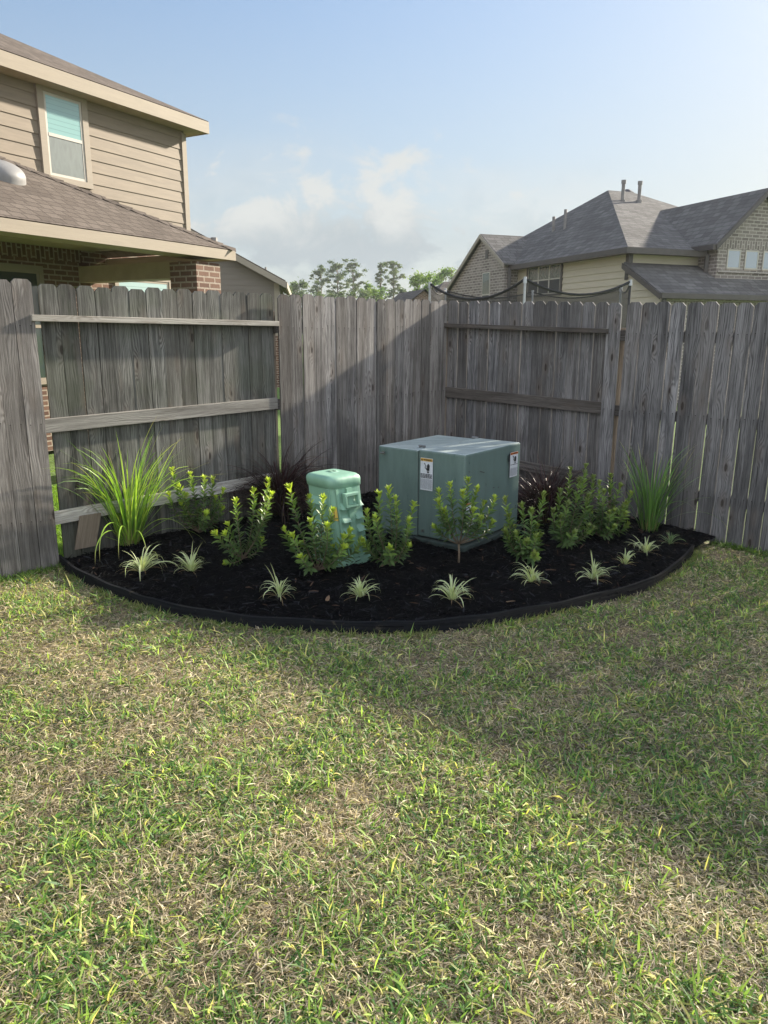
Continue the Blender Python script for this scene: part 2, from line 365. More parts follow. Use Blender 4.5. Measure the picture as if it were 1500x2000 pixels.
def m_leaf(name, c, var=.35, trans=.35, rough=.45, attr=False, tcol=None):
    m = NT(name)
    if attr: col = m.attr('tint', 'Color')
    else:
        nz = m.noise(m.geo, 38, 3); col = m.mix(m.rng(nz, .3, .7), tuple(np.array(c)*(1-var)), tuple(np.array(c)*(1+var)))
        r = m.attr('rnd'); k = m.rng(r, 0, 1, 1-var, 1+var, 'LINEAR'); s_ = m.n('ShaderNodeVectorMath', operation='SCALE'); m.l(col, s_.inputs[0]); m.l(k, s_.inputs['Scale']); col = s_.outputs[0]
    m.col(col); m.rough(rough); m.b.inputs['Specular IOR Level'].default_value = .28
    t_ = m.n('ShaderNodeVectorMath', operation='MULTIPLY'); m.l(col, t_.inputs[0]); t_.inputs[1].default_value = tcol or (1.5, 1.5, .7)
    m.translucent(t_.outputs[0], trans); return m.m
M['blade'] = m_leaf('lawn_blades', None, attr=True, trans=.45, rough=.5)
M['leaf'] = m_leaf('shrub_leaves', None, attr=True, trans=.3, rough=.35)
M['treeleaf'] = m_leaf('tree_leaves', None, attr=True, trans=.25, rough=.7)
M['bark'] = m_plain('bark', (.16, .12, .09), .9, .3, 20, bump=.5)
M['stem'] = m_plain('brown_stem', (.20, .15, .10), .8, .3, 60)

# ground: thatch, soil and short turf seen between the blades
def m_ground():
    m = NT('lawn_ground'); p = m.geo
    a = m.noise(p, 1.1, 5, .6); b = m.noise(p, 9, 6, .7); c = m.noise(m.map(p, (1, 1, 1)), 85, 4, .75)
    straw = m.mix(m.rng(c, .35, .65), (.11, .088, .056), (.44, .365, .235)); green = m.mix(m.rng(c, .35, .65), (.035, .06, .015), (.11, .17, .04))
    col = m.mix(m.rng(m.math('ADD', m.math('MULTIPLY', a, .6), m.math('MULTIPLY', b, .4)), .44, .58), straw, green)
    col = m.mix(m.rng(b, .58, .75, 0, .5), col, (.07, .05, .035))
    x, y, z = m.sep(p)
    # the neighbours' turf behind the fence is fuller and greener
    far = m.rng(m.math('ADD', m.math('MULTIPLY', x, -.7193), m.math('MULTIPLY', y, .6947)), 5.85, 5.95)
    far2 = m.rng(m.math('ADD', m.math('MULTIPLY', x, .6947), m.math('MULTIPLY', y, .7193)), 7.05, 7.15)
    fg = m.mix(m.rng(m.noise(p, 25, 5, .7), .3, .7), (.06, .12, .02), (.17, .27, .05))
    col = m.mix(m.math('MAXIMUM', far, far2), col, fg)
    m.col(col); m.rough(.95); m.bump(c, .8, .02); return m.m
M['ground'] = m_ground()
def m_mulch():
    m = NT('black_mulch'); c = m.noise(m.map(m.geo, (1, 1, 1)), 70, 5, .75, .6); b = m.noise(m.geo, 4, 4)
    m.col(m.mix(m.rng(c, .4, .75), (.0018, .002, .0028), (.009, .0095, .012))); m.rough(.95); m.b.inputs['Specular IOR Level'].default_value = .04; m.bump(c, 1., .03); return m.m
M['mulch'] = m_mulch()
m = NT('mulch_chips'); m.col(m.attr('tint', 'Color')); m.rough(.8); m.b.inputs['Specular IOR Level'].default_value = .10; M['chips'] = m.m
def m_edging():
    m = NT('edging_board'); u, v, _ = m.sep(m.uv)
    g = m.noise(m.map(m.uv, (2.5, 60, 1)), 1, 5, .7); x, y, z = m.sep(m.geo)
    blk = m.mix(m.rng(g, .35, .7), (.0025, .0035, .006), (.011, .0125, .016)); wd = m.mix(m.rng(g, .3, .7), (.006, .006, .0065), (.034, .032, .031))
    c = m.mix(m.rng(m.math('ADD', x, m.math('MULTIPLY', m.noise(m.geo, 3, 3), .8)), .5, 2.0), blk, wd)
    c = m.mix(m.rng(m.noise(m.geo, 14, 4, .7), .60, .75, 0, .5), c, (.13, .11, .08))
    m.col(c); m.rough(.75); m.b.inputs['Specular IOR Level'].default_value = .15; m.bump(g, .5, .003); return m.m
M['edging'] = m_edging()
def m_paint(name, c, rough, streak, scuff_and_sheen=True):
    m = NT(name); nz = m.noise(m.map(m.obj, (3, 3, .7)), 5, 5, .65); k = m.rng(nz, .3, .7, 1-streak, 1+streak)
    s_ = m.n('ShaderNodeVectorMath', operation='SCALE'); s_.inputs[0].default_value = c; m.l(k, s_.inputs['Scale']); col = s_.outputs[0]
    if scuff_and_sheen:
        col = m.mix(m.rng(m.noise(m.map(m.obj, (4, 4, 14)), 3, 6, .75, 1.2), .64, .70, 0, .45), col, tuple(np.array(c)*.45))
        col = m.mix(m.rng(m.noise(m.map(m.obj, (30, 30, 2)), 1.6, 4, .6), .60, .75, 0, .14), col, tuple(np.array(c)*1.5))
    if scuff_and_sheen:   # sun streaks and sky sheen on the level top sheet, painted into the colour
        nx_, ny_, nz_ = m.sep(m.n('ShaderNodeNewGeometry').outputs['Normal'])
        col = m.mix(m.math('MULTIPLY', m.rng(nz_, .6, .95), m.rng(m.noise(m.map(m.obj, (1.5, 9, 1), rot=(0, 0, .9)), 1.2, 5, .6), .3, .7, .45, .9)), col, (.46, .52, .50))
    m.col(col); m.rough(m.rng(nz, .3, .7, rough-.06, rough+.1)); m.bump(m.noise(m.obj, 140, 2), .06, .002); return m.m
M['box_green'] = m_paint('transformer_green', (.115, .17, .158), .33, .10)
M['ped_green'] = m_paint('pedestal_green', (.205, .375, .28), .42, .08, False)
M['concrete'] = m_plain('pad_concrete', (.035, .055, .05), .9, .25, 18, bump=.4)
M['steel'] = m_plain('steel', (.28, .28, .27), .4, .15, 20, .8)
M['white'] = m_plain('label_white', (.74, .77, .82), .45, .05, 30)
M['orange'] = m_plain('label_orange', (.72, .22, .05), .5, .1, 30)
M['amber'] = m_plain('label_amber', (.72, .42, .08), .5, .1, 30)
M['black'] = m_plain('label_black', (.02, .02, .025), .5, .1, 30)
M['greytext'] = m_plain('label_small_print', (.26, .28, .32), .5, .1, 30)
M['yellow'] = m_plain('label_yellow', (.75, .52, .10), .5, .12, 20)
M['rubber'] = m_plain('black_foam', (.015, .015, .017), .7, .1, 20)
M['polewhite'] = m_plain('galvanised_pole', (.45, .47, .49), .35, .1, 20, .3)
M['netpole'] = m_plain('black_pole', (.03, .03, .035), .5, .1, 20)

# ------------------------------------------------------------------ fence frame
PHI = radians(46.0)
E1 = V(-cos(PHI), -sin(PHI), 0); E2 = V(sin(PHI), -cos(PHI), 0); UZ = V(0, 0, 1)
K = V(.7054, 9.0037, 0); BW = .1435
def topL(s): return CZ + .365 - .004*s        # top height along the left run (s from the corner)
def topR(s): return CZ + .365 - .0296*s

# ------------------------------------------------------------------ ground
gx = np.unique(np.concatenate([np.linspace(-700, -12, 18), np.arange(-12, 12.01, .25), np.linspace(12, 700, 18)]))
gy = np.unique(np.concatenate([np.linspace(-400, -3, 10), np.arange(-3, 16.01, .25), np.linspace(16, 1200, 24)]))
gv = np.array([(x, y, gz(x, y)) for y in gy for x in gx]); nx = len(gx)
gq = np.array([(j*nx+i, j*nx+i+1, (j+1)*nx+i+1, (j+1)*nx+i) for j in range(len(gy)-1) for i in range(nx-1)])
g_ = np_mesh('ground', gv, quads=gq, mat=M['ground'], smooth=True); g_['kind'] = 'structure'

# bed outline: edging curve then back along the fence
EDGE_PX = [(113, 1084), (150, 1111), (208, 1138), (262, 1158), (317, 1174), (432, 1195), (560, 1207), (735, 1213), (850, 1209), (960, 1196), (1075, 1177), (1184, 1153), (1267, 1130), (1315, 1103), (1350, 1072), (1358, 1060)]
ep = [ong(x, y, .095) for x, y in EDGE_PX]
def catmull(P, n=6):
    Q = [P[0]]+list(P)+[P[-1]]; o = []
    for i in range(1, len(Q)-2):
        for k in range(n):
            t = k/n; a, b, c, d = Q[i-1], Q[i], Q[i+1], Q[i+2]
            o.append(.5*((2*b)+(c-a)*t+(2*a-5*b+4*c-d)*t*t+(3*b-a-3*c+d)*t**3))
    o.append(Q[-2]); return o
edge = catmull(ep, 6)
edge2 = [(p.x, p.y) for p in edge]
def fl(s, o=0): p = K+E1*s+E2*o; return p
def fr(s, o=0): p = K+E2*s+E1*o; return p
sL = (edge[0]-K).dot(E1); sR = (edge[-1]-K).dot(E2)
poly = edge2 + [tuple(fr(sR, .0)[:2]), tuple(K[:2]), tuple(fl(sL, .0)[:2])]
PA = np.array(poly)
def inside(px, py):
    px = np.asarray(px); py = np.asarray(py); r = np.zeros(px.shape, bool); n = len(PA)
    for i in range(n):
        x1, y1 = PA[i]; x2, y2 = PA[(i+1) % n]
        c = ((y1 > py) != (y2 > py)); xi = (x2-x1)*(py-y1)/((y2-y1) if y2 != y1 else 1e-9)+x1
        r ^= c & (px < xi)
    return r
EA = np.array(edge2)
def edist(px, py):
    d = np.full(np.shape(px), 9.)
    for i in range(len(EA)-1):
        a = EA[i]; b = EA[i+1]; ab = b-a; t = np.clip(((px-a[0])*ab[0]+(py-a[1])*ab[1])/(ab@ab), 0, 1)
        d = np.minimum(d, np.hypot(px-a[0]-t*ab[0], py-a[1]-t*ab[1]))
    return d
def vnoise(x, y, s, seed=0):
    """cheap value noise, vectorised"""
    x = np.asarray(x)*s+seed*17.3; y = np.asarray(y)*s+seed*9.1; xi = np.floor(x).astype(int); yi = np.floor(y).astype(int); fx = x-xi; fy = y-yi; fx = fx*fx*(3-2*fx); fy = fy*fy*(3-2*fy)
    def h(a, b): v = np.sin(a*127.1+b*311.7+seed*74.7)*43758.5453; return v-np.floor(v)
    return (h(xi, yi)*(1-fx)+h(xi+1, yi)*fx)*(1-fy)+(h(xi, yi+1)*(1-fx)+h(xi+1, yi+1)*fx)*fy
def gzn(x, y): t = np.clip((y-9.6)/2.5, 0, 1); return -.125*(1-t*t*(3-2*t)) - .034*np.clip(x-.3, 0, 3.2)
def mulch_z(x, y):
    d = edist(x, y); return gzn(x, y) + .055 + .05*np.clip(d/.9, 0, 1) + .022*(vnoise(x, y, 7, 2)-.5) + .012*(vnoise(x, y, 23, 3)-.5)
def bed(px, py):
    """point on the mulch seen at a pixel"""
    z = .08
    for _ in range(5):
        r = ray(px, py); t = (z-CZ)/r.z; p = V(0, 0, CZ)+r*t; z = float(mulch_z(np.array([p.x]), np.array([p.y]))[0])
    return p
xs = np.arange(-2.9, 3.9, .025); ys = np.arange(3.8, 9.4, .025)
XX, YY = np.meshgrid(xs, ys); ZZ = mulch_z(XX, YY); ins = inside(XX[:-1, :-1]+.0125, YY[:-1, :-1]+.0125)
n_ = len(xs); jj, ii = np.nonzero(ins); q = np.stack([jj*n_+ii, jj*n_+ii+1, (jj+1)*n_+ii+1, (jj+1)*n_+ii], 1)
used = np.unique(q); rem = np.zeros(XX.size, int); rem[used] = np.arange(len(used))
mv = np.stack([XX.ravel(), YY.ravel(), ZZ.ravel()], 1)[used]
mb_ = np_mesh('mulch_bed', mv, quads=rem[q], mat=M['mulch'], smooth=True); mb_['kind'] = 'structure'; mb_['label'] = 'bed of black shredded mulch'
# loose shreds
def strips(cx, cy, cz, L, W, azi, el, roll, col, name, mat, parent=None):
    N = len(cx); d = np.stack([np.cos(azi)*np.cos(el), np.sin(azi)*np.cos(el), np.sin(el)], 1); s = np.stack([-np.sin(azi), np.cos(azi), np.zeros(N)], 1)
    up = np.cross(d, s); s = s*np.cos(roll)[:, None]+up*np.sin(roll)[:, None]; c = np.stack([cx, cy, cz], 1)
    a = d*(L/2)[:, None]; b = s*(W/2)[:, None]; up2 = np.cross(d, s)*(W*.35)[:, None]
    v = np.stack([c-a-b*.6, c-a+b*.5, c+b+up2, c+a+b*.4, c+a-b*.5, c-b+up2], 1).reshape(-1, 3); o = np.arange(N)[:, None]*6
    qd = np.concatenate([o+np.array([0, 1, 2, 5]), o+np.array([5, 2, 3, 4])]); return np_mesh(name, v, quads=qd, mat=mat, col=np.repeat(col, 6, 0), parent=parent)
N = 42000; cx = NR.uniform(-2.8, 3.7, N); cy = NR.uniform(4., 9.3, N); k = inside(cx, cy) & (edist(cx, cy) > .02); cx, cy = cx[k], cy[k]; N = len(cx)
g0 = NR.random(N); col = np.stack([.0025+.034*g0**6]*3, 1)*np.array([.95, 1, 1.15]); br = NR.random(N) < .025; col[br] = np.array([.10, .065, .045])*NR.uniform(.3, 1.1, (br.sum(), 1))
o = strips(cx, cy, mulch_z(cx, cy)+NR.uniform(.0, .014, N), NR.uniform(.02, .085, N), NR.uniform(.003, .013, N), NR.uniform(0, 6.28, N), NR.normal(0, .25, N), NR.normal(0, .6, N), col, 'mulch_shreds', M['chips'])
tag(o, 'loose shreds of black wood mulch covering the planting bed', 'mulch', kind='stuff')

# edging
mb = MB(); acc = 0
for i in range(len(edge)-1):
    a, b = edge[i], edge[i+1]; d = (b-a); d.z = 0; L = d.length
    def off(p, j):
        q0 = edge[max(j-1, 0)]; q1 = edge[min(j+1, len(edge)-1)]; t = (q1-q0); t.z = 0; t.normalize(); return V(-t.y, t.x, 0)
    na, nb = off(a, i), off(b, i+1); T = .02
    za = gz(a.x, a.y); zb = gz(b.x, b.y)
    wob = .004*sin(i*.9); wob2 = .004*sin((i+1)*.9)
    Ao, Bo = V(a.x, a.y, za-.05), V(b.x, b.y, zb-.05); At, Bt = V(a.x, a.y, za+.088+wob), V(b.x, b.y, zb+.088+wob2)
    mb.poly([Ao, Bo, Bt, At], uv=[(acc, 0), (acc+L, 0), (acc+L, .15), (acc, .15)])
    mb.poly([At, Bt, Bt+nb*T, At+na*T], uv=[(acc, .15), (acc+L, .15), (acc+L, .17), (acc, .17)])
    mb.poly([Bo+nb*T, Ao+na*T, At+na*T, Bt+nb*T], uv=[(acc+L, 0), (acc, 0), (acc, .15), (acc+L, .15)])
    acc += L
ed = mb.build('garden_edging', M['edging'], smooth=False); tag(ed, 'low curved black edging board holding the mulch bed against the lawn', 'edging')

# ------------------------------------------------------------------ fence
def picket(mb, P, along, outn, z0, z1, wd, th, rnd, lean=0., dog=.03):
    """P: foot corner on the face plane, along: unit, outn: toward viewer; dog-eared board"""
    sh = along*(lean*(z1-z0))
    pr = [(0, z0, 0), (wd, z0, 0), (wd, z1-dog, 1), (wd-dog, z1, 1), (dog, z1, 1), (0, z1-dog, 1)]
    F = [P+along*x+UZ*z+(sh if k else V(0, 0, 0)) for x, z, k in pr]; B = [p-outn*th for p in F]
    uvs = [(x, z) for x, z, k in pr]
    mb.poly(F if along.cross(UZ).dot(outn) > 0 else F[::-1], rnd, uv=uvs if along.cross(UZ).dot(outn) > 0 else uvs[::-1])
    mb.poly(B[::-1] if along.cross(UZ).dot(outn) > 0 else B, rnd, uv=(uvs[::-1] if along.cross(UZ).dot(outn) > 0 else uvs))
    for i in range(6):
        j = (i+1) % 6; q = [F[i], B[i], B[j], F[j]]
        if along.cross(UZ).dot(outn) < 0: q = q[::-1]
        z_a, z_b = uvs[i][1], uvs[j][1]
        uvq = [(.0, z_a), (th, z_a), (th, z_b), (.0, z_b)]
        mb.poly(q, rnd, uv=uvq if along.cross(UZ).dot(outn) > 0 else uvq[::-1])
def rail(name, A, B, hgt, depth, outn, mat, parent, rnd=.3):
    """A,B: front top corners"""
    A = Vector(A); B = Vector(B); d = B-A; L = d.length; t = d.normalized(); dn = V(0, 0, -1)
    mb = MB(); N_ = 8; up = UZ
    # front, top, bottom, back with uv.x = across, uv.y along (grain runs along the rail)
    F = [A, B, B+dn*hgt, A+dn*hgt]; Bk = [p-outn*depth for p in F]
    def q(pts, w0): mb.poly(pts, rnd, uv=[(0, 1.3), (0, 1.3+L), (w0, 1.3+L), (w0, 1.3)])
    q([F[0], F[1], F[2], F[3]], hgt); q([Bk[0], Bk[1], F[1], F[0]], depth); q([F[3], F[2], Bk[2], Bk[3]], depth); q([Bk[3], Bk[2], Bk[1], Bk[0]], hgt)
    mb.poly([F[0], F[3], Bk[3], Bk[0]], rnd); mb.poly([F[1], Bk[1], Bk[2], F[2]], rnd)
    return mb.build(name, mat, parent, bevel=.003)
def post(P, wdt, dep, along, outn, z0, z1, mat, parent):
    mb = MB(); A = P; 
    def q(a, b, w0): mb.poly([a+UZ*z0, b+UZ*z0, b+UZ*z1, a+UZ*z1], .4, uv=[(0, z0), (w0, z0), (w0, z1), (0, z1)])
    B = A+along*wdt; C_ = B-outn*dep; D = A-outn*dep
    q(A, B, wdt); q(B, C_, dep); q(C_, D, wdt); q(D, A, dep); mb.poly([A+UZ*z1, B+UZ*z1, C_+UZ*z1, D+UZ*z1], .4)
    return mb.build('post', mat, parent, bevel=.004)

def boards(root, n, base, along, outn, s0, top, mat, offset, gap=(.0005, .004), zb=.0, jit=.012, lean0=0., seed=0, special={}, wv=.004, bw=None):
    BW = bw or .1435
    R = random.Random(seed); mb = MB(); s = s0
    for i in range(n):
        g = R.uniform(*gap); wd = BW-g+R.uniform(-wv, .001); P = base(s, 0)+outn*offset + outn*R.uniform(-.003, .003)
        z1 = top(s+BW/2)+R.uniform(-jit, jit*.6); gg = gz(P.x, P.y)
        if i in special: z1 += special[i][0]; 
        z0 = gg+zb+R.uniform(-.01, .02)
        picket(mb, P, along, outn, z0, z1, wd, .017, R.random(), lean0+R.uniform(-.0025, .0025), R.uniform(.024, .034))
        s += BW
    return mb.build('picket_panel', mat, root)
ZL = lambda p: gz(p.x, p.y)
# section A : rails toward us, boards behind (left recess)
sJ = 2.47; sA0 = 2.458; sP = sA0+15*BW+.055
rA = empty('fence_section', fl(3.5), 'recessed wooden fence section with three pale rails facing us, behind the bright green grass clump', 'fence', 'weathered picket fence sections')
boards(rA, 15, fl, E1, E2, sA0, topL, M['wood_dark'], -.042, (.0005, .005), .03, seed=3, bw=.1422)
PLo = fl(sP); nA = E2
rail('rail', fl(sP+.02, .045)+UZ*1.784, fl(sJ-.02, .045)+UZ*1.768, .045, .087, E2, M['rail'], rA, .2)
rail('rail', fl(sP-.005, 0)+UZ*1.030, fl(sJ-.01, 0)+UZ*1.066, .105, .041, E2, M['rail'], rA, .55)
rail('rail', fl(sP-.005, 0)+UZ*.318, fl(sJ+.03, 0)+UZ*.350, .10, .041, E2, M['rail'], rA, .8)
# kicked-in scrap of board closing the hole low on the left
mb = MB(); P = fl(sP-.14, .03)
picket(mb, P-UZ*.0, -E1, E2, .0, .26, .17, .018, .77, .25, .002); mb.build('patch_board', M['post'], rA)
# section B : boards toward us, next to the inner corner
rB = empty('fence_section', fl(1.2), 'wooden fence section facing us, half lit and half shadowed, running into the corner', 'fence', 'weathered picket fence sections')
boards(rB, 17, fl, E1, E2, 0.0, topL, M['wood'], .017, (.001, .005), .0, seed=5)
for z in (1.76, 1.05, .33): rail('rail', fl(sJ-.01, -.001)+UZ*z, fl(.05, -.001)+UZ*z, .10, .040, E2, M['rail_dark'], rB, .3)
post(fl(sJ+.05, -.045), .09, .09, -E1, E2, -.1, 1.86, M['post'], rB)
# section Z : leftmost, boards toward us
rZ = empty('fence_section', fl(5.8), 'wooden fence section with boards facing us at the left edge of the picture', 'fence', 'weathered picket fence sections')
boards(rZ, 18, fl, E1, E2, sP-.012, lambda s: topL(s)+.018, M['wood'], .020, (.002, .006), .0, seed=9)
for z in (1.78, 1.04, .33): rail('rail', fl(sP+2.58, -.001)+UZ*z, fl(sP+.09, -.001)+UZ*z, .10, .040, E2, M['rail_dark'], rZ, .3)
post(fl(sP+.095, 0), .09, .09, -E1, E2, -.1, 1.97, M['post'], rZ)
post(fl(sP+2.6, -.045), .09, .09, -E1, E2, -.1, 1.86, M['post'], rZ)
# section C : rails toward us, right of the inner corner
rC = empty('fence_section', fr(1.1), 'shaded wooden fence section with brown rails facing us, behind the transformer cabinet', 'fence', 'weathered picket fence sections')
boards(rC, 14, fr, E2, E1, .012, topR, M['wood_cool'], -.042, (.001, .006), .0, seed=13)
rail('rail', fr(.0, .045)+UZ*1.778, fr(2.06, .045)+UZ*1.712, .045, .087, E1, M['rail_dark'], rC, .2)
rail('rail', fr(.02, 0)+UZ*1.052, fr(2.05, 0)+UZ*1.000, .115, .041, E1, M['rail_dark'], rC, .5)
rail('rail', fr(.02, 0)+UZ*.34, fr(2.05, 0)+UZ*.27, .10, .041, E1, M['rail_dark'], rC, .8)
post(fr(-.045, -.0)-E1*.0, .055, .09, E2, E1, -.1, 1.80, M['post'], rC)
# section D : boards toward us, right run
rD = empty('fence_section', fr(4.2), 'shaded wooden fence section with boards and light slits facing us, along the right edge', 'fence', 'weathered picket fence sections')
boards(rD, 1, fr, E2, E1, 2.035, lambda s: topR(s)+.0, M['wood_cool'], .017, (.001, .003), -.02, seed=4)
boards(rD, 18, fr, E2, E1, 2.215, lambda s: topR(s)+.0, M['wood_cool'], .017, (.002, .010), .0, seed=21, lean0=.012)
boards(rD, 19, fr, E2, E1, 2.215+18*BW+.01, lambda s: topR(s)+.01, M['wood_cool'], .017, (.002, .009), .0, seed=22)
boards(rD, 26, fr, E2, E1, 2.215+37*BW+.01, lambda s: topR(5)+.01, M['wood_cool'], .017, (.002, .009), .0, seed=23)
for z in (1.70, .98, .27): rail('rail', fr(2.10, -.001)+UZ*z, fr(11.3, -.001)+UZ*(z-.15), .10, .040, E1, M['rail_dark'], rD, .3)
for s_ in (2.13, 4.55, 7.1, 9.5): post(fr(s_, -.045), .09, .09, E2, E1, -.15, 1.72, M['post'], rD)
# ------------------------------------------------------------------ houses
class Frame:
    """local frame of a house: O origin (z=0), u along the wall, n out of the wall"""
    def __init__(s, O, u, n): s.O = V(O[0], O[1], 0); s.u = V(*u, 0).normalized(); s.n = V(*n, 0).normalized()
    def p(s, a, b, z=0): return s.O+s.u*a+s.n*b+UZ*z
    def loc(s, P): d = P-s.O; return d.dot(s.u), d.dot(s.n), P.z
def siding(mb, fr_, a0, a1, b, z0, z1, ex=.165, flip=False, clip=None, lap=.014):
    """lap siding on plane n=b between u=a0..a1; each course leans out at its foot. clip(z)->(a0,a1)"""
    z = z0; R = random.Random(int(abs(a0*31+z0*7))+3)
    while z < z1-.01:
        zt = min(z+ex, z1); r = R.random()
        l0, h0 = (a0, a1) if clip is None else clip(z); l1, h1 = (a0, a1) if clip is None else clip(zt)
        if h0-l0 > .02:
            if h1 < l1: l1 = h1 = (l1+h1)/2
            P = [fr_(l0, b+lap, z), fr_(h0, b+lap, z), fr_(h1, b+.002, zt), fr_(l1, b+.002, zt)]; Q = [fr_(l0, b, z), fr_(h0, b, z), fr_(h0, b+lap, z), fr_(l0, b+lap, z)]
            u0 = r*40
            if flip: P = P[::-1]; Q = Q[::-1]
            uvp = [(l0+u0, z), (h0+u0, z), (h1+u0, zt), (l1+u0, zt)]
            mb.poly(P, r, uv=uvp[::-1] if flip else uvp); mb.poly(Q, r)
        z += ex
def window(parent, fn, a0, a1, z0, z1, b, glass_top, glass_bot=None, trim=.09, trimmat='trim_win', frame=.035, hung=True, name='window', fmat='vinyl'):
    """fn(a,b,z)->point; window standing proud of plane b"""
    def bar(mb, x0, x1, y0, y1, d0, d1): mb.box(fn(x0, d0, y0), fn(x1, d0, y0)-fn(x0, d0, y0), fn(x0, d1, y0)-fn(x0, d0, y0), UZ*(y1-y0), .5)
    mb = MB(); t = trim
    if t > 0:
        bar(mb, a0, a0+t, z0, z1, b, b+.035); bar(mb, a1-t, a1, z0, z1, b, b+.035); bar(mb, a0+t, a1-t, z1-t, z1, b, b+.033); bar(mb, a0+t, a1-t, z0, z0+t*.8, b, b+.037)
    else: bar(mb, a0, a1, z0-.03, z0, b, b+.03)
    win = mb.build(name, M[trimmat], parent)
    f = frame; x0, x1, y0, y1 = a0+t, a1-t, z0+t*.8, z1-t
    mb = MB(); bar(mb, x0, x0+f, y0, y1, b, b+.024); bar(mb, x1-f, x1, y0, y1, b, b+.024); bar(mb, x0+f, x1-f, y1-f, y1, b, b+.022); bar(mb, x0+f, x1-f, y0, y0+f, b, b+.022)
    ym = (y0+y1)/2
    if hung: bar(mb, x0+f, x1-f, ym-f*.6, ym+f*.6, b, b+.028)
    mb.build('frame', M[fmat], win)
    def pane(ya, yb, mt, d): 
        mb = MB(); bar(mb, x0+f, x1-f, ya, yb, b, b+d); mb.build('pane', M[mt], win)
    if hung: pane(ym+f*.6, y1-f, glass_top, .019); pane(y0+f, ym-f*.6, glass_bot or glass_top, .020)
    else: pane(y0+f, y1-f, glass_top, .019)
    return win
def slab(mb, quad, th, rnd=0.):
    """roof plane with thickness; quad counter-clockwise seen from above"""
    q = [Vector(p) for p in quad]; n = (q[1]-q[0]).cross(q[2]-q[0]).normalized()
    if n.z < 0: q = q[::-1]; n = -n
    d = [p-UZ*th for p in q]; mb.poly(q, rnd); mb.poly(d[::-1], rnd)
    for i in range(len(q)):
        j = (i+1) % len(q); mb.poly([q[i], d[i], d[j], q[j]], rnd)

# ---- left neighbour: two storeys, tan siding over red brick, covered patio
uL = (.487, .873); nL = (.873, -.487)
LH = Frame((-3.32, 13.6), uL, nL); lp = LH.p
house = empty('house', lp(-4, 0), 'two-storey tan sided house with brown roof and brick patio, beyond the left fence', 'house')
mb = MB(); siding(mb, lp, -10, 0, 0, 2.95, 4.92)
siding(mb, lambda a, b, z: lp(b, -a, z), 0, 9, 0, 0, 4.92, ex=.165)
mb.poly([lp(-10, -.01, 0), lp(0, -.01, 0), lp(0, -.01, 4.92), lp(-10, -.01, 4.92)], .5)
mb.poly([lp(-.01, 0, 0), lp(-.01, -9, 0), lp(-.01, -9, 4.92), lp(-.01, 0, 4.92)], .5)
mb.poly([lp(-10, -9, 0), lp(-10, 0, 0), lp(-10, 0, 4.92), lp(-10, -9, 4.92)], .5); mb.poly([lp(0, -9, 0), lp(-10, -9, 0), lp(-10, -9, 4.92), lp(0, -9, 4.92)], .5)
mb.build('wall', M['siding_tan'], house)
mb = MB(); mb.box(lp(-.07, .0, 2.9), lp(.03, .0, 2.9)-lp(-.07, .0, 2.9), lp(-.07, .03, 2.9)-lp(-.07, 0, 2.9), UZ*1.95, .4)
mb.box(lp(.003, -.09, 2.9), lp(.028, -.09, 2.9)-lp(.003, -.09, 2.9), lp(.003, -.002, 2.9)-lp(.003, -.09, 2.9), UZ*1.95, .4); mb.build('corner_trim', M['trim_win'], house)
OH = .30; ze = 5.07; ps = .47
def hip_roof(L, W, oh, z, p, th, frame, u1=0., extra=0.):
    """hipped at the u=u1 end: returns planes"""
    f = frame.p; hw = W/2+oh
    A = f(u1+oh, oh, z); B = f(u1-L, oh, z); rz = z+p*hw; C_ = f(u1-L, -W/2, rz); D = f(u1+oh-hw, -W/2, rz); E = f(u1+oh, -W-oh, z); F = f(u1-L, -W-oh, z)
    return [[A, D, C_, B], [A, E, D], [E, F, C_, D]]
mb = MB()
for q in hip_roof(10.4, 9, OH, ze, ps, .05, LH): mb.poly(q if (q[1]-q[0]).cross(q[2]-q[0]).z > 0 else q[::-1], .3)
rf = mb.build('roof', M['shingle_brown'], house)
mb = MB(); a = lp(-10.4, OH-.02, ze-.19)
mb.box(a, lp(OH, OH-.02, 0)-lp(-10.4, OH-.02, 0), lp(0, OH, 0)-lp(0, OH-.02, 0), UZ*.18, .4); mb.box(lp(OH-.02, OH-.02, ze-.19), lp(OH-.02, -9.3, 0)-lp(OH-.02, OH-.02, 0), lp(OH, 0, 0)-lp(OH-.02, 0, 0), UZ*.178, .6)
mb.build('fascia', M['trim_tan'], house)
mb = MB(); mb.box(lp(-10.4, 0, ze-.18), lp(OH-.02, 0, 0)-lp(-10.4, 0, 0), lp(0, OH-.02, 0)-lp(0, 0, 0), UZ*.02, .4); mb.box(lp(0, 0, ze-.18), lp(OH-.02, 0, 0)-lp(0, 0, 0), lp(0, -9.3, 0)-lp(0, 0, 0), UZ*.02, .4); mb.build('soffit', M['soffit'], house)
def wl(px, py, fr_=LH, b=0): return fr_.loc(on_plane(px, py, fr_.p(0, b, 0), fr_.n))
w1, w2, w3 = wl(64, 161), wl(163, 190), wl(175, 372)
window(house, lp, w1[0], w2[0]+.0, w3[2], (w1[2]+w2[2])/2, .012, 'glass_blind', 'glass_screen', .10)
# patio roof: hip end nearest the corner of the fence
nE, uE, zE, pE = 2.51, -1.81, 2.75, .5
A = lp(uE, nE, zE); B = lp(uE-8, nE, zE); C_ = lp(uE-8, 0, zE+pE*nE); D = lp(uE-nE, 0, zE+pE*nE); F = lp(uE, 0, zE)
mb = MB(); mb.poly([A, D, C_, B], .3); mb.poly([A, F, D], .6)
mb.poly([B, C_, lp(uE-8, 0, zE)], .3); pr = mb.build('patio_roof', M['shingle_brown'], house)
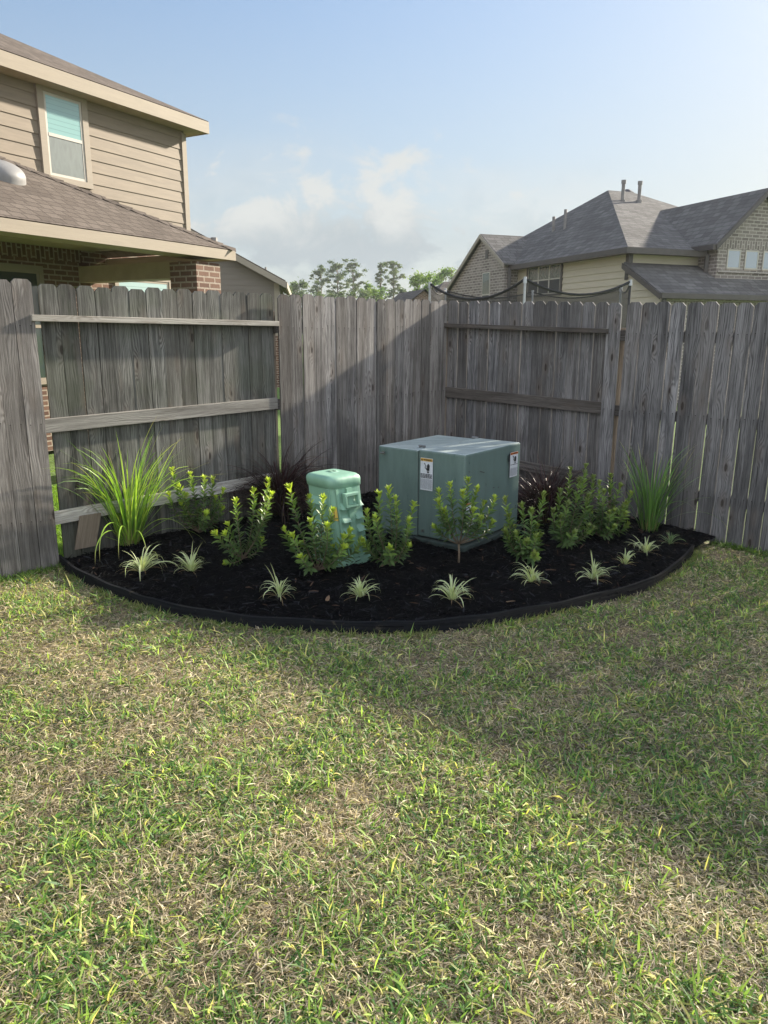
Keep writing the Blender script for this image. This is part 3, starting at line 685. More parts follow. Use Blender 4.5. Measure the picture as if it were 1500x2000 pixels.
# ridge caps along the hip
mb = MB(); hv = D-A; nh = 22
for i in range(nh):
    P0 = A+hv*(i/nh); P1 = A+hv*((i+1.15)/nh); s_ = hv.cross(UZ).normalized()*.10; dz = V(0, 0, -.035)
    mb.poly([P0+s_+dz, P1+s_+dz*.6, P1+UZ*.012, P0+UZ*.028], random.random()); mb.poly([P0+UZ*.028, P1+UZ*.012, P1-s_+dz*.6, P0-s_+dz], random.random())
mb.build('hip_cap', M['shingle_brown'], pr)
mb = MB(); mb.box(lp(uE-8, nE-.02, zE-.135), lp(8, 0, 0)-lp(0, 0, 0), lp(0, .02, 0)-lp(0, 0, 0), UZ*.125, .5); mb.box(lp(uE-.02, nE-.02, zE-.135), lp(0, -nE+.02, 0)-lp(0, 0, 0), lp(.02, 0, 0)-lp(0, 0, 0), UZ*.123, .5); mb.build('fascia', M['trim_tan'], pr)
mb = MB(); zc_ = wl(0, 474, LH, .05)[2]; print('ceiling', zc_)
mb.box(lp(uE-8, nE-.42, zE-.125), lp(7.98, 0, 0)-lp(0, 0, 0), lp(0, .395, 0)-lp(0, 0, 0), UZ*.02, .5); mb.box(lp(uE-8, .055, zc_), lp(7.7, 0, 0)-lp(0, 0, 0), lp(0, nE-.50, 0)-lp(0, 0, 0), UZ*.02, .5)
mb.box(lp(uE-8, nE-.445, zE-.13), lp(7.7, 0, 0)-lp(0, 0, 0), lp(0, .022, 0)-lp(0, 0, 0), UZ*(zc_-zE+.13), .5)
mb.box(lp(uE-.56, .04, zE-.38), lp(.28, 0, 0)-lp(0, 0, 0), lp(0, nE-.56, 0)-lp(0, 0, 0), UZ*.22, .5); mb.build('patio_beam', M['soffit'], house)
# brick storey
mb = MB(); mb.box(lp(-10, .0, 0), lp(10.02, 0, 0)-lp(0, 0, 0), lp(0, .05, 0)-lp(0, 0, 0), UZ*2.955, .5); mb.box(lp(.0, -.02, 0), lp(.05, 0, 0)-lp(0, 0, 0), lp(0, -8.9, 0)-lp(0, 0, 0), UZ*2.7, .5); mb.build('brick_wall', M['brick_red'], house)
mb = MB(); zs = wl(100, 494, LH, .05)[2]; zc_ = wl(0, 474, LH, .05)[2]; mb.poly([lp(-9.9, .056, zs-.11), lp(-2.3, .056, zs-.11), lp(-2.3, .056, zs+.11), lp(-9.9, .056, zs+.11)], .5, rot=True); mb.build('brick_soldier_course', M['brick_red'], house)
w1, w2 = wl(5, 516, LH, .05), wl(80, 523, LH, .05); window(house, lp, w1[0]-.2, w2[0], .95, w1[2], .053, 'glass_dark', 'glass_dark', .07, fmat='trim_win')
w1, w2 = wl(220, 538, LH, .05), wl(331, 549, LH, .05); window(house, lp, w1[0], w2[0], .95, w1[2], .053, 'glass_lit', 'glass_lit', .05, fmat='trim_win')
mb = MB(); cP = on_plane(388, 540, A-LH.n*.28, LH.n); ca, cn, _ = LH.loc(cP)
mb.box(lp(ca-.26, cn-.26, 0), lp(.46, 0, 0)-lp(0, 0, 0), lp(0, .46, 0)-lp(0, 0, 0), UZ*2.56, .5); mb.build('brick_column', M['brick_red'], house)
# round grey tube skylight on the patio roof
nR = (D-A).cross(B-A).normalized()
if nR.z < 0: nR = -nR
cP = on_plane(6, 347, A, nR); mb = MB(); tx = LH.u; ty = nR.cross(tx)
rings = []
for k in range(7):
    ph = k/6*pi/2; rings.append([cP+(tx*cos(t)+ty*sin(t))*(.23*cos(ph)**.8 if k < 6 else .002)+nR*(.04+.12*sin(ph)) for t in [i*pi/10 for i in range(20)]])
rings.insert(0, [cP+(tx*cos(i*pi/10)+ty*sin(i*pi/10))*.24 for i in range(20)])
for a_, b_ in zip(rings, rings[1:]):
    for i in range(20): mb.poly([a_[i], a_[(i+1) % 20], b_[(i+1) % 20], b_[i]], .5)
mb.build('tube_skylight', M['dome'], pr, smooth=True, merge=True)

# ---- small grey gabled house behind it
GH = Frame((at(420, 500, 24).x, 24), (1, .10), (.10, -1)); gp = GH.p
g1 = GH.loc(on_plane(459, 497, gp(0, 0), GH.n)); g2 = GH.loc(on_plane(558, 551, gp(0, 0), GH.n)); sl = (g1[2]-g2[2])/(g2[0]-g1[0])
gh = empty('house', gp(0, -3), 'small grey sided gable end of a house behind the brick patio column', 'house')
ec = g2[0]-.22; pk = -2.6; zpk = g2[2]+sl*(g2[0]-pk)
def gclip(z): hh = (zpk-.12-z)/sl; return (max(pk-hh, 2*pk-ec), min(pk+hh, ec))
mb = MB(); siding(mb, gp, 0, 0, 0, 1.6, zpk-.1, clip=gclip); mb.poly([gp(ec, 0, 0), gp(ec, -9, 0), gp(ec, -9, 3.1), gp(ec, 0, 3.1)], .5); mb.build('wall', M['siding_grey'], gh)
mb = MB(); mb.box(gp(ec-.14, .0, 1.6), gp(.16, 0, 0)-gp(0, 0, 0), gp(0, .03, 0)-gp(0, 0, 0), UZ*1.55, .5); mb.build('corner_trim', M['trim_grey'], gh)
mb = MB(); mb.box(gp(2*pk-ec, -.05, 0), gp(ec-(2*pk-ec), 0, 0)-gp(0, 0, 0), gp(0, .09, 0)-gp(0, 0, 0), UZ*1.6, .5); mb.build('brick_wall', M['brick_red'], gh)
mb = MB(); slab(mb, [gp(g2[0], .35, g2[2]+.02), gp(g2[0], -9.5, g2[2]+.02), gp(pk, -9.5, zpk+.02), gp(pk, .35, zpk+.02)], .05); slab(mb, [gp(2*pk-g2[0], .35, g2[2]+.02), gp(2*pk-g2[0], -9.5, g2[2]+.02), gp(pk, -9.5, zpk+.02), gp(pk, .35, zpk+.02)], .05); mb.build('roof', M['shingle_brown'], gh)
mb = MB(); rk = gp(g2[0], 0, g2[2])-gp(pk, 0, zpk); mb.box(gp(pk, .355, zpk-.20), rk, gp(0, .03, 0)-gp(0, 0, 0), UZ*.18, .5)
mb.box(gp(g2[0], .36, g2[2]-.2), gp(.05, 0, 0)-gp(0, 0, 0), gp(0, -9.8, 0)-gp(0, 0, 0), UZ*.18, .5); mb.build('fascia', M['trim_grey'], gh)
P = on_plane(519, 534, gp(0, -1.5), GH.n); mb = MB(); mb.tube([P-UZ*.4, P+UZ*.18], .035); mb.build('vent_pipe', M['pipe'], gh)
P = on_plane(418, 478, gp(0, -2), GH.n); mb = MB(); mb.tube([P-UZ*.7, P+UZ*.1], .05); mb.tube([P+UZ*.08, P+UZ*.2], .11, 8); mb.build('vent_pipe', M['pipe'], gh)
P = on_plane(373, 446, lp(.3, -3), V(0, -1, 0)); mb = MB(); mb.tube([P-UZ*1.6, P+UZ*.12], .035, 6); 

# ---- right neighbour
aR = (-.36, .933); bR = (.933, .36)
RH = Frame((6.15, 20.0), aR, bR)     # p(t along a (away), r along b (right), z)
rp = RH.p; nAl = -RH.n; nBr = -RH.u
rh = empty('house', rp(3, 4), 'large house with grey hip roofs, cream siding and grey brick gables, beyond the right fence', 'house')
zE2 = 3.75; ea = .28
mb = MB(); fn = lambda a_, b_, z: rp(a_, -b_, z)      # left face, outward = -b
# left face incl. wall under the lean-to rake: clip on top
def rclip_top(t): return zE2 if t >= 0 else 3.42-.545*(-t)-.06
siding(mb, fn, -.0, 6.2, 0, 0, zE2-.05, .17, flip=True, lap=.024)
siding(mb, fn, 0, 0, 0, 0, 3.36, .17, flip=True, lap=.024, clip=lambda z: (-min(1.30, max((3.34-z)/.545, 0)), 0))
siding(mb, lambda a_, b_, z: rp(-b_, a_, z), 0, 2.2, 0, 3.0, zE2-.05, .17)
mb.poly([rp(0, 0.01, 0), rp(0, 7, 0), rp(0, 7, zE2), rp(0, 0.01, zE2)], .5); mb.poly([rp(9, 0.02, 0), rp(9, 7, 0), rp(9, 7, zE2), rp(9, 0.02, zE2)], .5); mb.poly([rp(0, 7, 0), rp(9, 7, 0), rp(9, 7, zE2), rp(0, 7, zE2)], .5); mb.poly([rp(0, .02, 0), rp(9, .02, 0), rp(9, .02, zE2), rp(0, .02, zE2)], .5)
mb.build('wall', M['siding_cream'], rh)
mb = MB(); mb.box(rp(-.03, -.035, 3.0), rp(.12, 0, 0)-rp(0, 0, 0), rp(0, .03, 0)-rp(0, 0, 0), UZ*.72, .5); mb.box(rp(-.035, -.03, 3.0), rp(.03, 0, 0)-rp(0, 0, 0), rp(0, .12, 0)-rp(0, 0, 0), UZ*.72, .5); mb.build('corner_trim', M['gutter'], rh)
# main hip roof
C0 = rp(-ea, -ea, zE2); Ap = rp(5, 2.93, 6.1); Ap2 = rp(5, 3.85, 6.1); Fl = rp(9.3, -ea, zE2); Cr = rp(-ea, 7.0, zE2); Fr_ = rp(9.3, 7.0, zE2)
mb = MB()
def up(q, r=.3): mb.poly(q if (q[1]-q[0]).cross(q[2]-q[0]).z > 0 else q[::-1], r)
up([C0, Ap, Fl]); up([C0, Cr, Ap2, Ap]); up([Cr, Fr_, Ap2]); up([Fl, Ap, Ap2, Fr_]); mb.build('roof', M['shingle_grey'], rh)
mb = MB(); mb.box(rp(-ea, -ea-.09, zE2-.15), rp(6.0, 0, 0)-rp(0, 0, 0), rp(0, .09, 0)-rp(0, 0, 0), UZ*.14, .5); mb.box(rp(-ea-.09, -ea-.09, zE2-.15), rp(.088, 0, 0)-rp(0, 0, 0), rp(0, 2.5, 0)-rp(0, 0, 0), UZ*.142, .5)
mb.box(rp(-ea, -ea, zE2-.13), rp(9.5, 0, 0)-rp(0, 0, 0), rp(0, ea, 0)-rp(0, 0, 0), UZ*.02, .5); mb.box(rp(-ea, -ea, zE2-.132), rp(ea, 0, 0)-rp(0, 0, 0), rp(0, 2.6, 0)-rp(0, 0, 0), UZ*.02, .5)
mb.build('gutter', M['gutter'], rh)
def rl(px, py, r=0.): d = on_plane(px, py, rp(0, r), RH.n); return RH.loc(d)
def rm(px, py, t=0.): d = on_plane(px, py, rp(t, 0), RH.u); return RH.loc(d)
# triple window
w1, w2, w3 = rl(1031, 518, -.02), rl(1099, 510, -.02), rl(1100, 575, -.02)
a0_, a1_ = w2[0], w1[0]; ww = (a1_-a0_-.12)/3
for i in range(3): window(rh, fn, a0_+.06+i*ww, a0_+.06+(i+1)*ww, w3[2]+.06, w2[2]-.03, .016, 'glass_green', 'glass_mesh', .0, hung=True, frame=.028, fmat='vinyl')
mb = MB(); 
for x0, x1, y0, y1 in ((a0_-.02, a0_+.06, w3[2], w2[2]+.05), (a1_-.06, a1_+.02, w3[2], w2[2]+.05), (a0_+.06, a1_-.06, w2[2]-.03, w2[2]+.05), (a0_+.06, a1_-.06, w3[2], w3[2]+.06)): mb.box(fn(x0, .0, y0), fn(x1, 0, y0)-fn(x0, 0, y0), fn(x0, .05, y0)-fn(x0, 0, y0), UZ*(y1-y0), .5)
mb.build('window_surround', M['gutter'], rh)
# brick wing with gable at the left
G0t, G0b = 5.35, -.5; pw = .64; gt0 = G0t-.18; zG = 3.80; tpk = G0t+1.42; zpk2 = zG+pw*(tpk-gt0); tend = tpk+4.2
wfn = lambda t, b_, z: rp(t, G0b-b_, z)
mb = MB(); prof = [(G0t, 0), (G0t, zG+pw*(G0t-gt0)-.08), (tpk, zpk2-.10), (tend, zpk2-.10-pw*(tend-tpk)), (tend, 0)]
mb.poly([rp(t, G0b, z) for t, z in prof][::-1], .5); mb.poly([rp(G0t, G0b, 0), rp(G0t, G0b+.6, 0), rp(G0t, G0b+.6, 3.84), rp(G0t, G0b, 3.84)], .5); mb.build('brick_wall', M['brick_grey'], rh)
mb = MB(); slab(mb, [rp(gt0, G0b-.12, zG), rp(gt0, 5.5, zG), rp(tpk, 5.5, zpk2), rp(tpk, G0b-.12, zpk2)], .05); slab(mb, [rp(tend+.2, G0b-.12, zpk2-pw*(tend+.2-tpk)), rp(tend+.2, 5.5, zpk2-pw*(tend+.2-tpk)), rp(tpk, 5.5, zpk2), rp(tpk, G0b-.12, zpk2)], .05); mb.build('wing_roof', M['shingle_grey'], rh)
mb = MB()
for P, Q in ((rp(gt0, G0b-.13, zG-.14), rp(tpk, G0b-.13, zpk2-.14)), (rp(tpk, G0b-.13, zpk2-.14), rp(tend+.2, G0b-.13, zpk2-.14-pw*(tend+.2-tpk)))): mb.box(P, Q-P, RH.n*-.03, UZ*.13, .5)
mb.build('rake_board', M['trim_grey'], rh)
w1, w2, w3 = rl(943, 532, G0b), rl(958, 530, G0b), rl(957, 588, G0b); window(rh, wfn, w2[0], w1[0], 2.2, w2[2], .002, 'glass_green', 'glass_mesh', .0, frame=.03)
w1 = rl(951, 496, G0b); mb = MB(); mb.box(wfn(w1[0]-.09, 0, w1[2]-.14), wfn(.18, 0, 0)-wfn(0, 0, 0), wfn(0, .02, 0)-wfn(0, 0, 0), UZ*.26, .5); mb.build('gable_vent', M['gutter'], rh)
# right brick gable
rS, mS = 2.19, .66; ridge = 3.45; pg = .91; zg = 3.86; re = rS-.28
mb = MB(); topz = lambda r: zg+pg*(r-re)-.10
mb.poly([rp(-mS, rS, 0), rp(-mS, 2*ridge-rS+1, 0), rp(-mS, 2*ridge-rS+1, topz(rS)-.9), rp(-mS, ridge, topz(ridge)), rp(-mS, rS, topz(rS))], .5)
mb.poly([rp(-mS, rS, 0), rp(-mS, rS, topz(rS)), rp(0.0, rS, topz(rS)), rp(0.0, rS, 0)], .5); mb.build('brick_wall', M['brick_grey'], rh)
mb = MB(); mf = -mS-.22; slab(mb, [rp(mf, re, zg), rp(5, re, zg), rp(5, ridge, zg+pg*(ridge-re)), rp(mf, ridge, zg+pg*(ridge-re))], .05); e2_ = 2*ridge-re+1; slab(mb, [rp(mf, e2_, zg-.9), rp(5, e2_, zg-.9), rp(5, ridge, zg+pg*(ridge-re)), rp(mf, ridge, zg+pg*(ridge-re))], .05); mb.build('gable_roof', M['shingle_grey'], rh)
mb = MB(); P = rp(mf-.002, re, zg-.16); Q = rp(mf-.002, ridge, zg-.16+pg*(ridge-re)); mb.box(P, Q-P, RH.u*-.03, UZ*.14, .5); mb.box(rp(mf, re-.09, zg-.14), rp(2.0, 0, 0)-rp(0, 0, 0), rp(0, .09, 0)-rp(0, 0, 0), UZ*.12, .5); mb.build('rake_board', M['gutter'], rh)
gfn = lambda r, b_, z: rp(-mS-b_, r, z)
zt = rm(1431, 485, -mS)[2]; zb_ = rm(1431, 523, -mS)[2]
for x0, x1 in ((1419, 1445), (1454, 1480), (1489, 1515)):
    r0 = rm(x0, 500, -mS)[1]; r1 = rm(x1, 500, -mS)[1]; window(rh, gfn, r0, r1, zb_, zt, .003, 'glass_pale', None, .0, hung=False, frame=.035)
mb = MB(); r0 = rm(1405, 480, -mS)[1]; mb.poly([rp(-mS-.006, r0, zt+.02), rp(-mS-.006, 5.2, zt+.02), rp(-mS-.006, 5.2, zt+.22), rp(-mS-.006, r0, zt+.22)], .5, rot=True); mb.box(rp(-mS-.04, r0, zb_-.1), rp(.04, 0, 0)-rp(0, 0, 0), rp(0, 3, 0)-rp(0, 0, 0), UZ*.07, .5); mb.build('brick_soldier_course', M['brick_grey'], rh)
# lean-to roof
zs0, zs1, m1 = 3.42, 2.62, 1.46
mb = MB(); slab(mb, [rp(-m1, -.16, zs1), rp(0, -.16, zs0), rp(0, 6.6, zs0), rp(-m1, 6.6, zs1)], .05)
slab(mb, [rp(-m1-2.5, 5.6, zs1+.0), rp(-m1-2.5, 7.2, zs1+1.), rp(0, 7.2, zs1+1.), rp(0, 4.0, zs1+.0-.02), rp(-m1, 4.0, zs1-.02)], .05) if False else None
mb.build('lean_to_roof', M['shingle_grey'], rh)
mb = MB(); P = rp(-m1, -.17, zs1-.15); Q = rp(0.02, -.17, zs0-.15); mb.box(P, Q-P, RH.n*-.03, UZ*.13, .5); mb.box(rp(-m1-.09, -.2, zs1-.13), rp(.09, 0, 0)-rp(0, 0, 0), rp(0, 6.6, 0)-rp(0, 0, 0), UZ*.12, .5); mb.build('gutter', M['gutter'], rh)
mb = MB(); mb.box(rp(-m1+.22, .02, 0), rp(.1, 0, 0)-rp(0, 0, 0), rp(0, 6.5, 0)-rp(0, 0, 0), UZ*2.5, .5); mb.build('brick_wall', M['brick_grey'], rh)
mb = MB(); mb.poly([rp(-m1+.214, .1, 2.24), rp(-m1+.214, 6.5, 2.24), rp(-m1+.214, 6.5, 2.44), rp(-m1+.214, .1, 2.44)], .5, rot=True); mb.build('brick_soldier_course', M['brick_grey'], rh)
for P in (rp(G0t-.1, G0b+.12), rp(-m1+.1, .02), rp(-mS+.3, rS-.06)):
    mb = MB(); zt_ = 3.66 if P != rp(-m1+.1, .02) else 2.5; mb.box(P+V(-.04, -.04, 0), V(.09, 0, 0), V(0, .07, 0), UZ*zt_, .5); mb.build('downspout', M['gutter'], rh)
for px, py, yb, r_ in ((1215, 350, 393, .055), (1247, 352, 393, .055)):
    P = on_plane(px, yb, rp(3.9, 0), RH.u); Q = on_plane(px, py, rp(3.9, 0), RH.u); Q.x, Q.y = P.x, P.y
    mb = MB(); mb.tube([P-UZ*.5, Q], r_, 8); mb.tube([Q-UZ*.1, Q+UZ*.0], r_*1.35, 8); mb.tube([P-UZ*.1, P+UZ*.05], r_*1.8, 8); mb.build('vent_pipe', M['pipe'], rh)
P = on_plane(1222, 377, rp(5.3, 0), RH.u); mb = MB(); mb.tube([P-UZ*.3, P+UZ*.02], .2, 10); mb.tube([P+UZ*.02, P+UZ*.12], [.26, .12], 10); mb.build('roof_vent', M['gutter'], rh)
for px, py in ((1081, 430), (1104, 416)):
    P = on_plane(px, py, rp(0, 1.2), RH.n); mb = MB(); mb.tube([P-UZ*.5, P+UZ*.12], .05, 6); mb.build('vent_pipe', M['pipe'], rh)

# ---- distant brown roof between the trees and the right house
FH = Frame((at(870, 560, 46).x, 46), (1, .3), (.3, -1)); fp = FH.p
fh = empty('house', fp(0, 0), 'distant low house with a dark brown hip roof in front of the trees', 'house')
zp_ = at(868, 552, 47).z; ze_ = zp_-1.75
mb = MB()
def up2(q): mb.poly(q if (q[1]-q[0]).cross(q[2]-q[0]).z > 0 else q[::-1], .4)
a0_, a1_ = -2.3, 4.5; up2([fp(a0_, 3, ze_), fp(a1_, 3, ze_), fp(.9, 0, zp_), fp(-.1, 0, zp_)]); up2([fp(a0_, 3, ze_), fp(-.1, 0, zp_), fp(a0_, -3, ze_)]); up2([fp(a1_, 3, ze_), fp(a1_, -3, ze_), fp(.9, 0, zp_)]); up2([fp(a0_, -3, ze_), fp(a1_, -3, ze_), fp(.9, 0, zp_), fp(-.1, 0, zp_)])
zq = at(806, 568, 45).z; xq = FH.loc(at(806, 568, 45))[0]; up2([fp(xq-1.2, 2.5, zq-.9), fp(xq, 2.5, zq), fp(xq, -2, zq), fp(xq-1.2, -2, zq-.9)]); up2([fp(xq+1.2, 2.5, zq-.9), fp(xq, 2.5, zq), fp(xq, -2, zq), fp(xq+1.2, -2, zq-.9)])
mb.build('roof', M['shingle_far'], fh)
mb = MB(); mb.box(fp(a0_+.4, -2.5, 0), fp(6, 0, 0)-fp(0, 0, 0), fp(0, 5, 0)-fp(0, 0, 0), UZ*(ze_-.05), .5); mb.poly([fp(xq-1.1, 2.3, 0), fp(xq+1.1, 2.3, 0), fp(xq+1.1, 2.3, zq-.85), fp(xq, 2.3, zq-.1), fp(xq-1.1, 2.3, zq-.85)], .5); mb.build('wall', M['brick_red'], fh)

# ------------------------------------------------------------------ trampoline behind the fence
m = NT('netting'); nz = m.noise(m.geo, 3, 2); m.col((.035, .034, .034)); m.rough(.9)
tr = m.n('ShaderNodeBsdfTransparent'); mx_ = m.n('ShaderNodeMixShader'); mx_.inputs[0].default_value = .50; m.l(tr.outputs[0], mx_.inputs[1]); m.l(m.b.outputs[0], mx_.inputs[2]); m.l(mx_.outputs[0], m.o.inputs[0]); M['net'] = m.m
TC = V(2.5, 13.6, 0); TR = 1.83; tp_ = empty('trampoline', TC, 'round trampoline with sagging black safety net, showing above the shaded fence section', 'trampoline')
ax = atan2(2.10-2.5, 11.8-13.6)  # direction to front pole (x,y)
pa = []
for k in range(6):
    t = k*pi/3; d = V(-.40, -1.8, 0).normalized(); d = V(d.x*cos(t)-d.y*sin(t), d.x*sin(t)+d.y*cos(t), 0); P = TC+d*TR; pa.append(P)
    mb = MB(); mb.tube([P, P+UZ*2.42], .02, 8); p_ = mb.build('pole', M['netpole'] if k == 1 else M['polewhite'], tp_)
    if k == 1: p_['label'] = 'black padded pole'
    mb = MB(); mb.tube([P+UZ*2.40, P+UZ*2.49], [.032, .026], 8); mb.build('pole_cap', M['polewhite'], p_)
def cat(P, Q, sag, n=14, z=2.46, px_=0): return [P.lerp(Q, i/n)+UZ*(z-sag*4*(i/n)*(1-i/n)*(1+px_*(i/n-.5))) for i in range(n+1)]
sags = [.21, .12, .14, .13, .12, .27]; sk = [.3, 0, 0, 0, 0, 0]
for k in range(6):
    P, Q = pa[k], pa[(k+1) % 6]; c = cat(P, Q, sags[k]); mb = MB(); mb.tube(c, .021 if k in (0, 5) else .011, 6); mb.build('net_rope', M['rubber'], tp_)
    mb = MB()
    ctr = (TC-(P+Q)/2); ctr.z = 0; ctr.normalize(); n_ = len(c)
    for i in range(n_-1):
        a_, b_ = c[i], c[i+1]; bulge = lambda j: ctr*.10*sin(pi*j/(n_-1))
        m0 = V(a_.x, a_.y, .5*(a_.z+.9))+bulge(i); m1_ = V(b_.x, b_.y, .5*(b_.z+.9))+bulge(i+1)
        mb.poly([m0, m1_, b_, a_], .5); mb.poly([V(a_.x, a_.y, .88), V(b_.x, b_.y, .88), m1_, m0], .5)
    mb.build('safety_net', M['net'], tp_, smooth=True, merge=True)
mb = MB(); ring = [TC+V(cos(t), sin(t), 0)*(TR-.05)+UZ*.88 for t in [i*pi/18 for i in range(37)]]; mb.tube(ring, .03, 6, cap=False); mb.build('frame_ring', M['polewhite'], tp_)
mb = MB(); mb.poly([TC+V(cos(t), sin(t), 0)*(TR-.25)+UZ*.87 for t in [i*pi/18 for i in range(36)]], .5); mb.build('jumping_mat', M['rubber'], tp_)
for k in range(4):
    t = k*pi/2+.4; t2 = t+.5; q = lambda a_, z: TC+V(cos(a_), sin(a_), 0)*(TR-.06)+UZ*z; mb = MB(); mb.tube([q(t, .88), q(t, .03), q(t2, .03), q(t2, .88)], .022, 6); mb.build('leg', M['polewhite'], tp_)

# ------------------------------------------------------------------ trees
def leaf_cloud(centers, rad, n, size, R, cols, flat=.7):
    """leaf-sized rhombs scattered in lumps"""
    c = np.repeat(np.array(centers), n, 0); r = np.repeat(np.array(rad), n); N = len(c)
    d = R.normal(size=(N, 3)); d /= np.linalg.norm(d, axis=1)[:, None]; rr = r*np.abs(R.normal(0, .62, N))
    p = c+d*rr[:, None]*np.array([1, 1, flat]); a = R.normal(size=(N, 3)); a /= np.linalg.norm(a, axis=1)[:, None]; b = np.cross(a, R.normal(size=(N, 3))); b /= np.linalg.norm(b, axis=1)[:, None]
    s = size*R.uniform(.6, 1.4, N)[:, None]; v = np.stack([p-a*s, p+b*s*.55, p+a*s, p-b*s*.55], 1).reshape(-1, 3)
    ci = np.array(cols)[np.repeat(R.integers(0, len(cols), len(centers)), n)]*R.uniform(.7, 1.3, N)[:, None]
    return v, np.arange(N*4).reshape(-1, 4), np.repeat(ci, 4, 0)
def tree(px, ytop, D, wpx, kind, label, seed):
    R = np.random.default_rng(seed); rr = random.Random(seed); base = at(px, 700, D); base.z = -.3; top = at(px, ytop, D); H = top.z; Wd = wpx/FP*D
    t = empty('pine_tree' if kind == 'pine' else 'leafy_tree', base, label, 'tree', 'trees on the skyline beyond the fences')
    mb = MB(); bend = rr.uniform(-.4, .4); tr_ = [base+V(bend*sin(k/6*2.2), 0, H*.94*k/6) for k in range(7)]; r0 = .017*H
    mb.tube(tr_, [r0*(1-.13*k) for k in range(7)], 7); trunk = mb
    cen = []; rad = []
    if kind == 'pine':
        nb = 21
        for i in range(nb):
            f = .50+.5*(i/nb)**.9; z = H*f; prof = sin(pi*min(1, (f-.42)/.62))**.7; a_ = rr.uniform(0, 6.28); L = Wd*.5*prof*rr.uniform(.55, 1.15); p0 = base+V(bend*sin(f*2.2), 0, z); p1 = p0+V(cos(a_)*L, sin(a_)*L, L*.22)
            trunk.tube([p0-UZ*.5, p0.lerp(p1, .5), p1], [r0*.25, r0*.17, r0*.06], 4)
            for q in (1., .66, .3): cen.append(tuple(p0.lerp(p1, q)+V(rr.uniform(-.4, .4), rr.uniform(-.4, .4), rr.uniform(-.2, .5)))); rad.append(Wd*.14*rr.uniform(.45, 1.35))
        cen.append(tuple(base+UZ*H*.97)); rad.append(Wd*.14); v, q, c = leaf_cloud(cen, rad, 95, .06+D*.0005, R, [(.09, .13, .075), (.14, .18, .10), (.11, .145, .09)], .48)
    else:
        nb = 38
        for i in range(nb):
            a_ = rr.uniform(0, 6.28); f = rr.uniform(.30, .96); L = Wd*.5*sqrt(max(.05, 1-((f-.55)/.5)**2))*rr.uniform(.35, 1.); p0 = base+UZ*H*f*.7; p1 = base+V(cos(a_)*L, sin(a_)*L, H*f)
            trunk.tube([p0, p0.lerp(p1, .5)+V(0, 0, .1), p1], [r0*.3, r0*.2, r0*.06], 4); cen.append(tuple(p1)); rad.append(Wd*.17*rr.uniform(.6, 1.25))
        v, q, c = leaf_cloud(cen, rad, 230, .09+D*.0005, R, [(.15, .24, .05), (.10, .18, .05), (.20, .28, .075)] if kind == 'bright' else [(.11, .16, .08), (.15, .20, .10), (.09, .13, .07)], .8)
    trunk.build('trunk', M['bark'], t, smooth=True); np_mesh('crown', v, quads=q, mat=M['treeleaf'], col=c, parent=t)
for i, (px, yt, D, wp, kd, lb) in enumerate([
    (630, 518, 118, 40, 'pine', 'slender open pine, leftmost of the tall pines in the gap between the houses'),
    (662, 512, 112, 52, 'pine', 'dense dark pine in the middle of the left group of tall pines'),
    (689, 508, 116, 40, 'pine', 'tall pine with a lopsided crown, right of the dense dark pine'),
    (748, 512, 120, 26, 'pine', 'narrow dark pine hugging the left side of a taller pale pine'),
    (769, 506, 114, 44, 'pine', 'tall pale pine with a bare lower trunk, standing between the two tree groups'),
    (590, 540, 100, 52, 'dark', 'rounded dark tree just right of the grey gable house'),
    (560, 552, 92, 30, 'dark', 'small thin tree touching the eave of the grey gable house'),
    (615, 566, 84, 46, 'dark', 'low dark bush-like tree under the leftmost pine'),
    (730, 548, 96, 50, 'bright', 'pale feathery tree below and left of the tall pale pine'),
    (700, 562, 88, 46, 'dark', 'low dark tree between the pine group and the pale feathery tree'),
    (790, 556, 92, 36, 'dark', 'low dull green tree between the pale pine and the bright trees'),
    (822, 528, 84, 62, 'bright', 'bright green broad tree left of the tallest green crown at the right house'),
    (873, 510, 90, 56, 'bright', 'tall rounded green tree rising behind the dark brown hip roof'),
    (848, 535, 80, 50, 'bright', 'bright green tree squeezed between two taller green crowns'),
    (655, 564, 90, 50, 'dark', 'low dark tree at the foot of the dense dark pine')]):
    tree(px, yt, D, wp, kd, lb, 40+i)
# ------------------------------------------------------------------ transformer cabinet
KS = 1.079
TF = V(.59, 5.43, 0)*KS; tA = V(-.776, .630, 0).normalized(); tB = V(.614, .789, 0).normalized(); LA, LB = .82*KS, .845*KS; TZ0, TZ1 = CZ-(CZ-.135)*KS, CZ-(CZ-.808)*KS
def tp(a, b, z): return TF+tA*a+tB*b+UZ*z
tr_ = empty('transformer_cabinet', tp(LA/2, LB/2, .08), 'dull green metal transformer cabinet with warning stickers, on a low pad in the black mulch', 'transformer')
def tbox(mb, a0, a1, b0, b1, z0, z1): mb.box(tp(a0, b0, z0), tA*(a1-a0), tB*(b1-b0), UZ*(z1-z0), .5)
mb = MB(); tbox(mb, -.035, LA+.03, -.035, LB+.03, -.25, TZ0-.012); mb.build('pad', M['concrete'], tr_, bevel=.01)
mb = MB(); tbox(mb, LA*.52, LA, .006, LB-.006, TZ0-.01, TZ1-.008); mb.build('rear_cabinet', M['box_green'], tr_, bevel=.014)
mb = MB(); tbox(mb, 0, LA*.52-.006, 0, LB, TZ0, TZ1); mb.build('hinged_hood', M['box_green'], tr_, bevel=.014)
mb = MB(); tbox(mb, LA*.52-.006, LA*.52, .012, LB-.012, TZ0, TZ1-.016); mb.build('seam', M['black'], tr_)
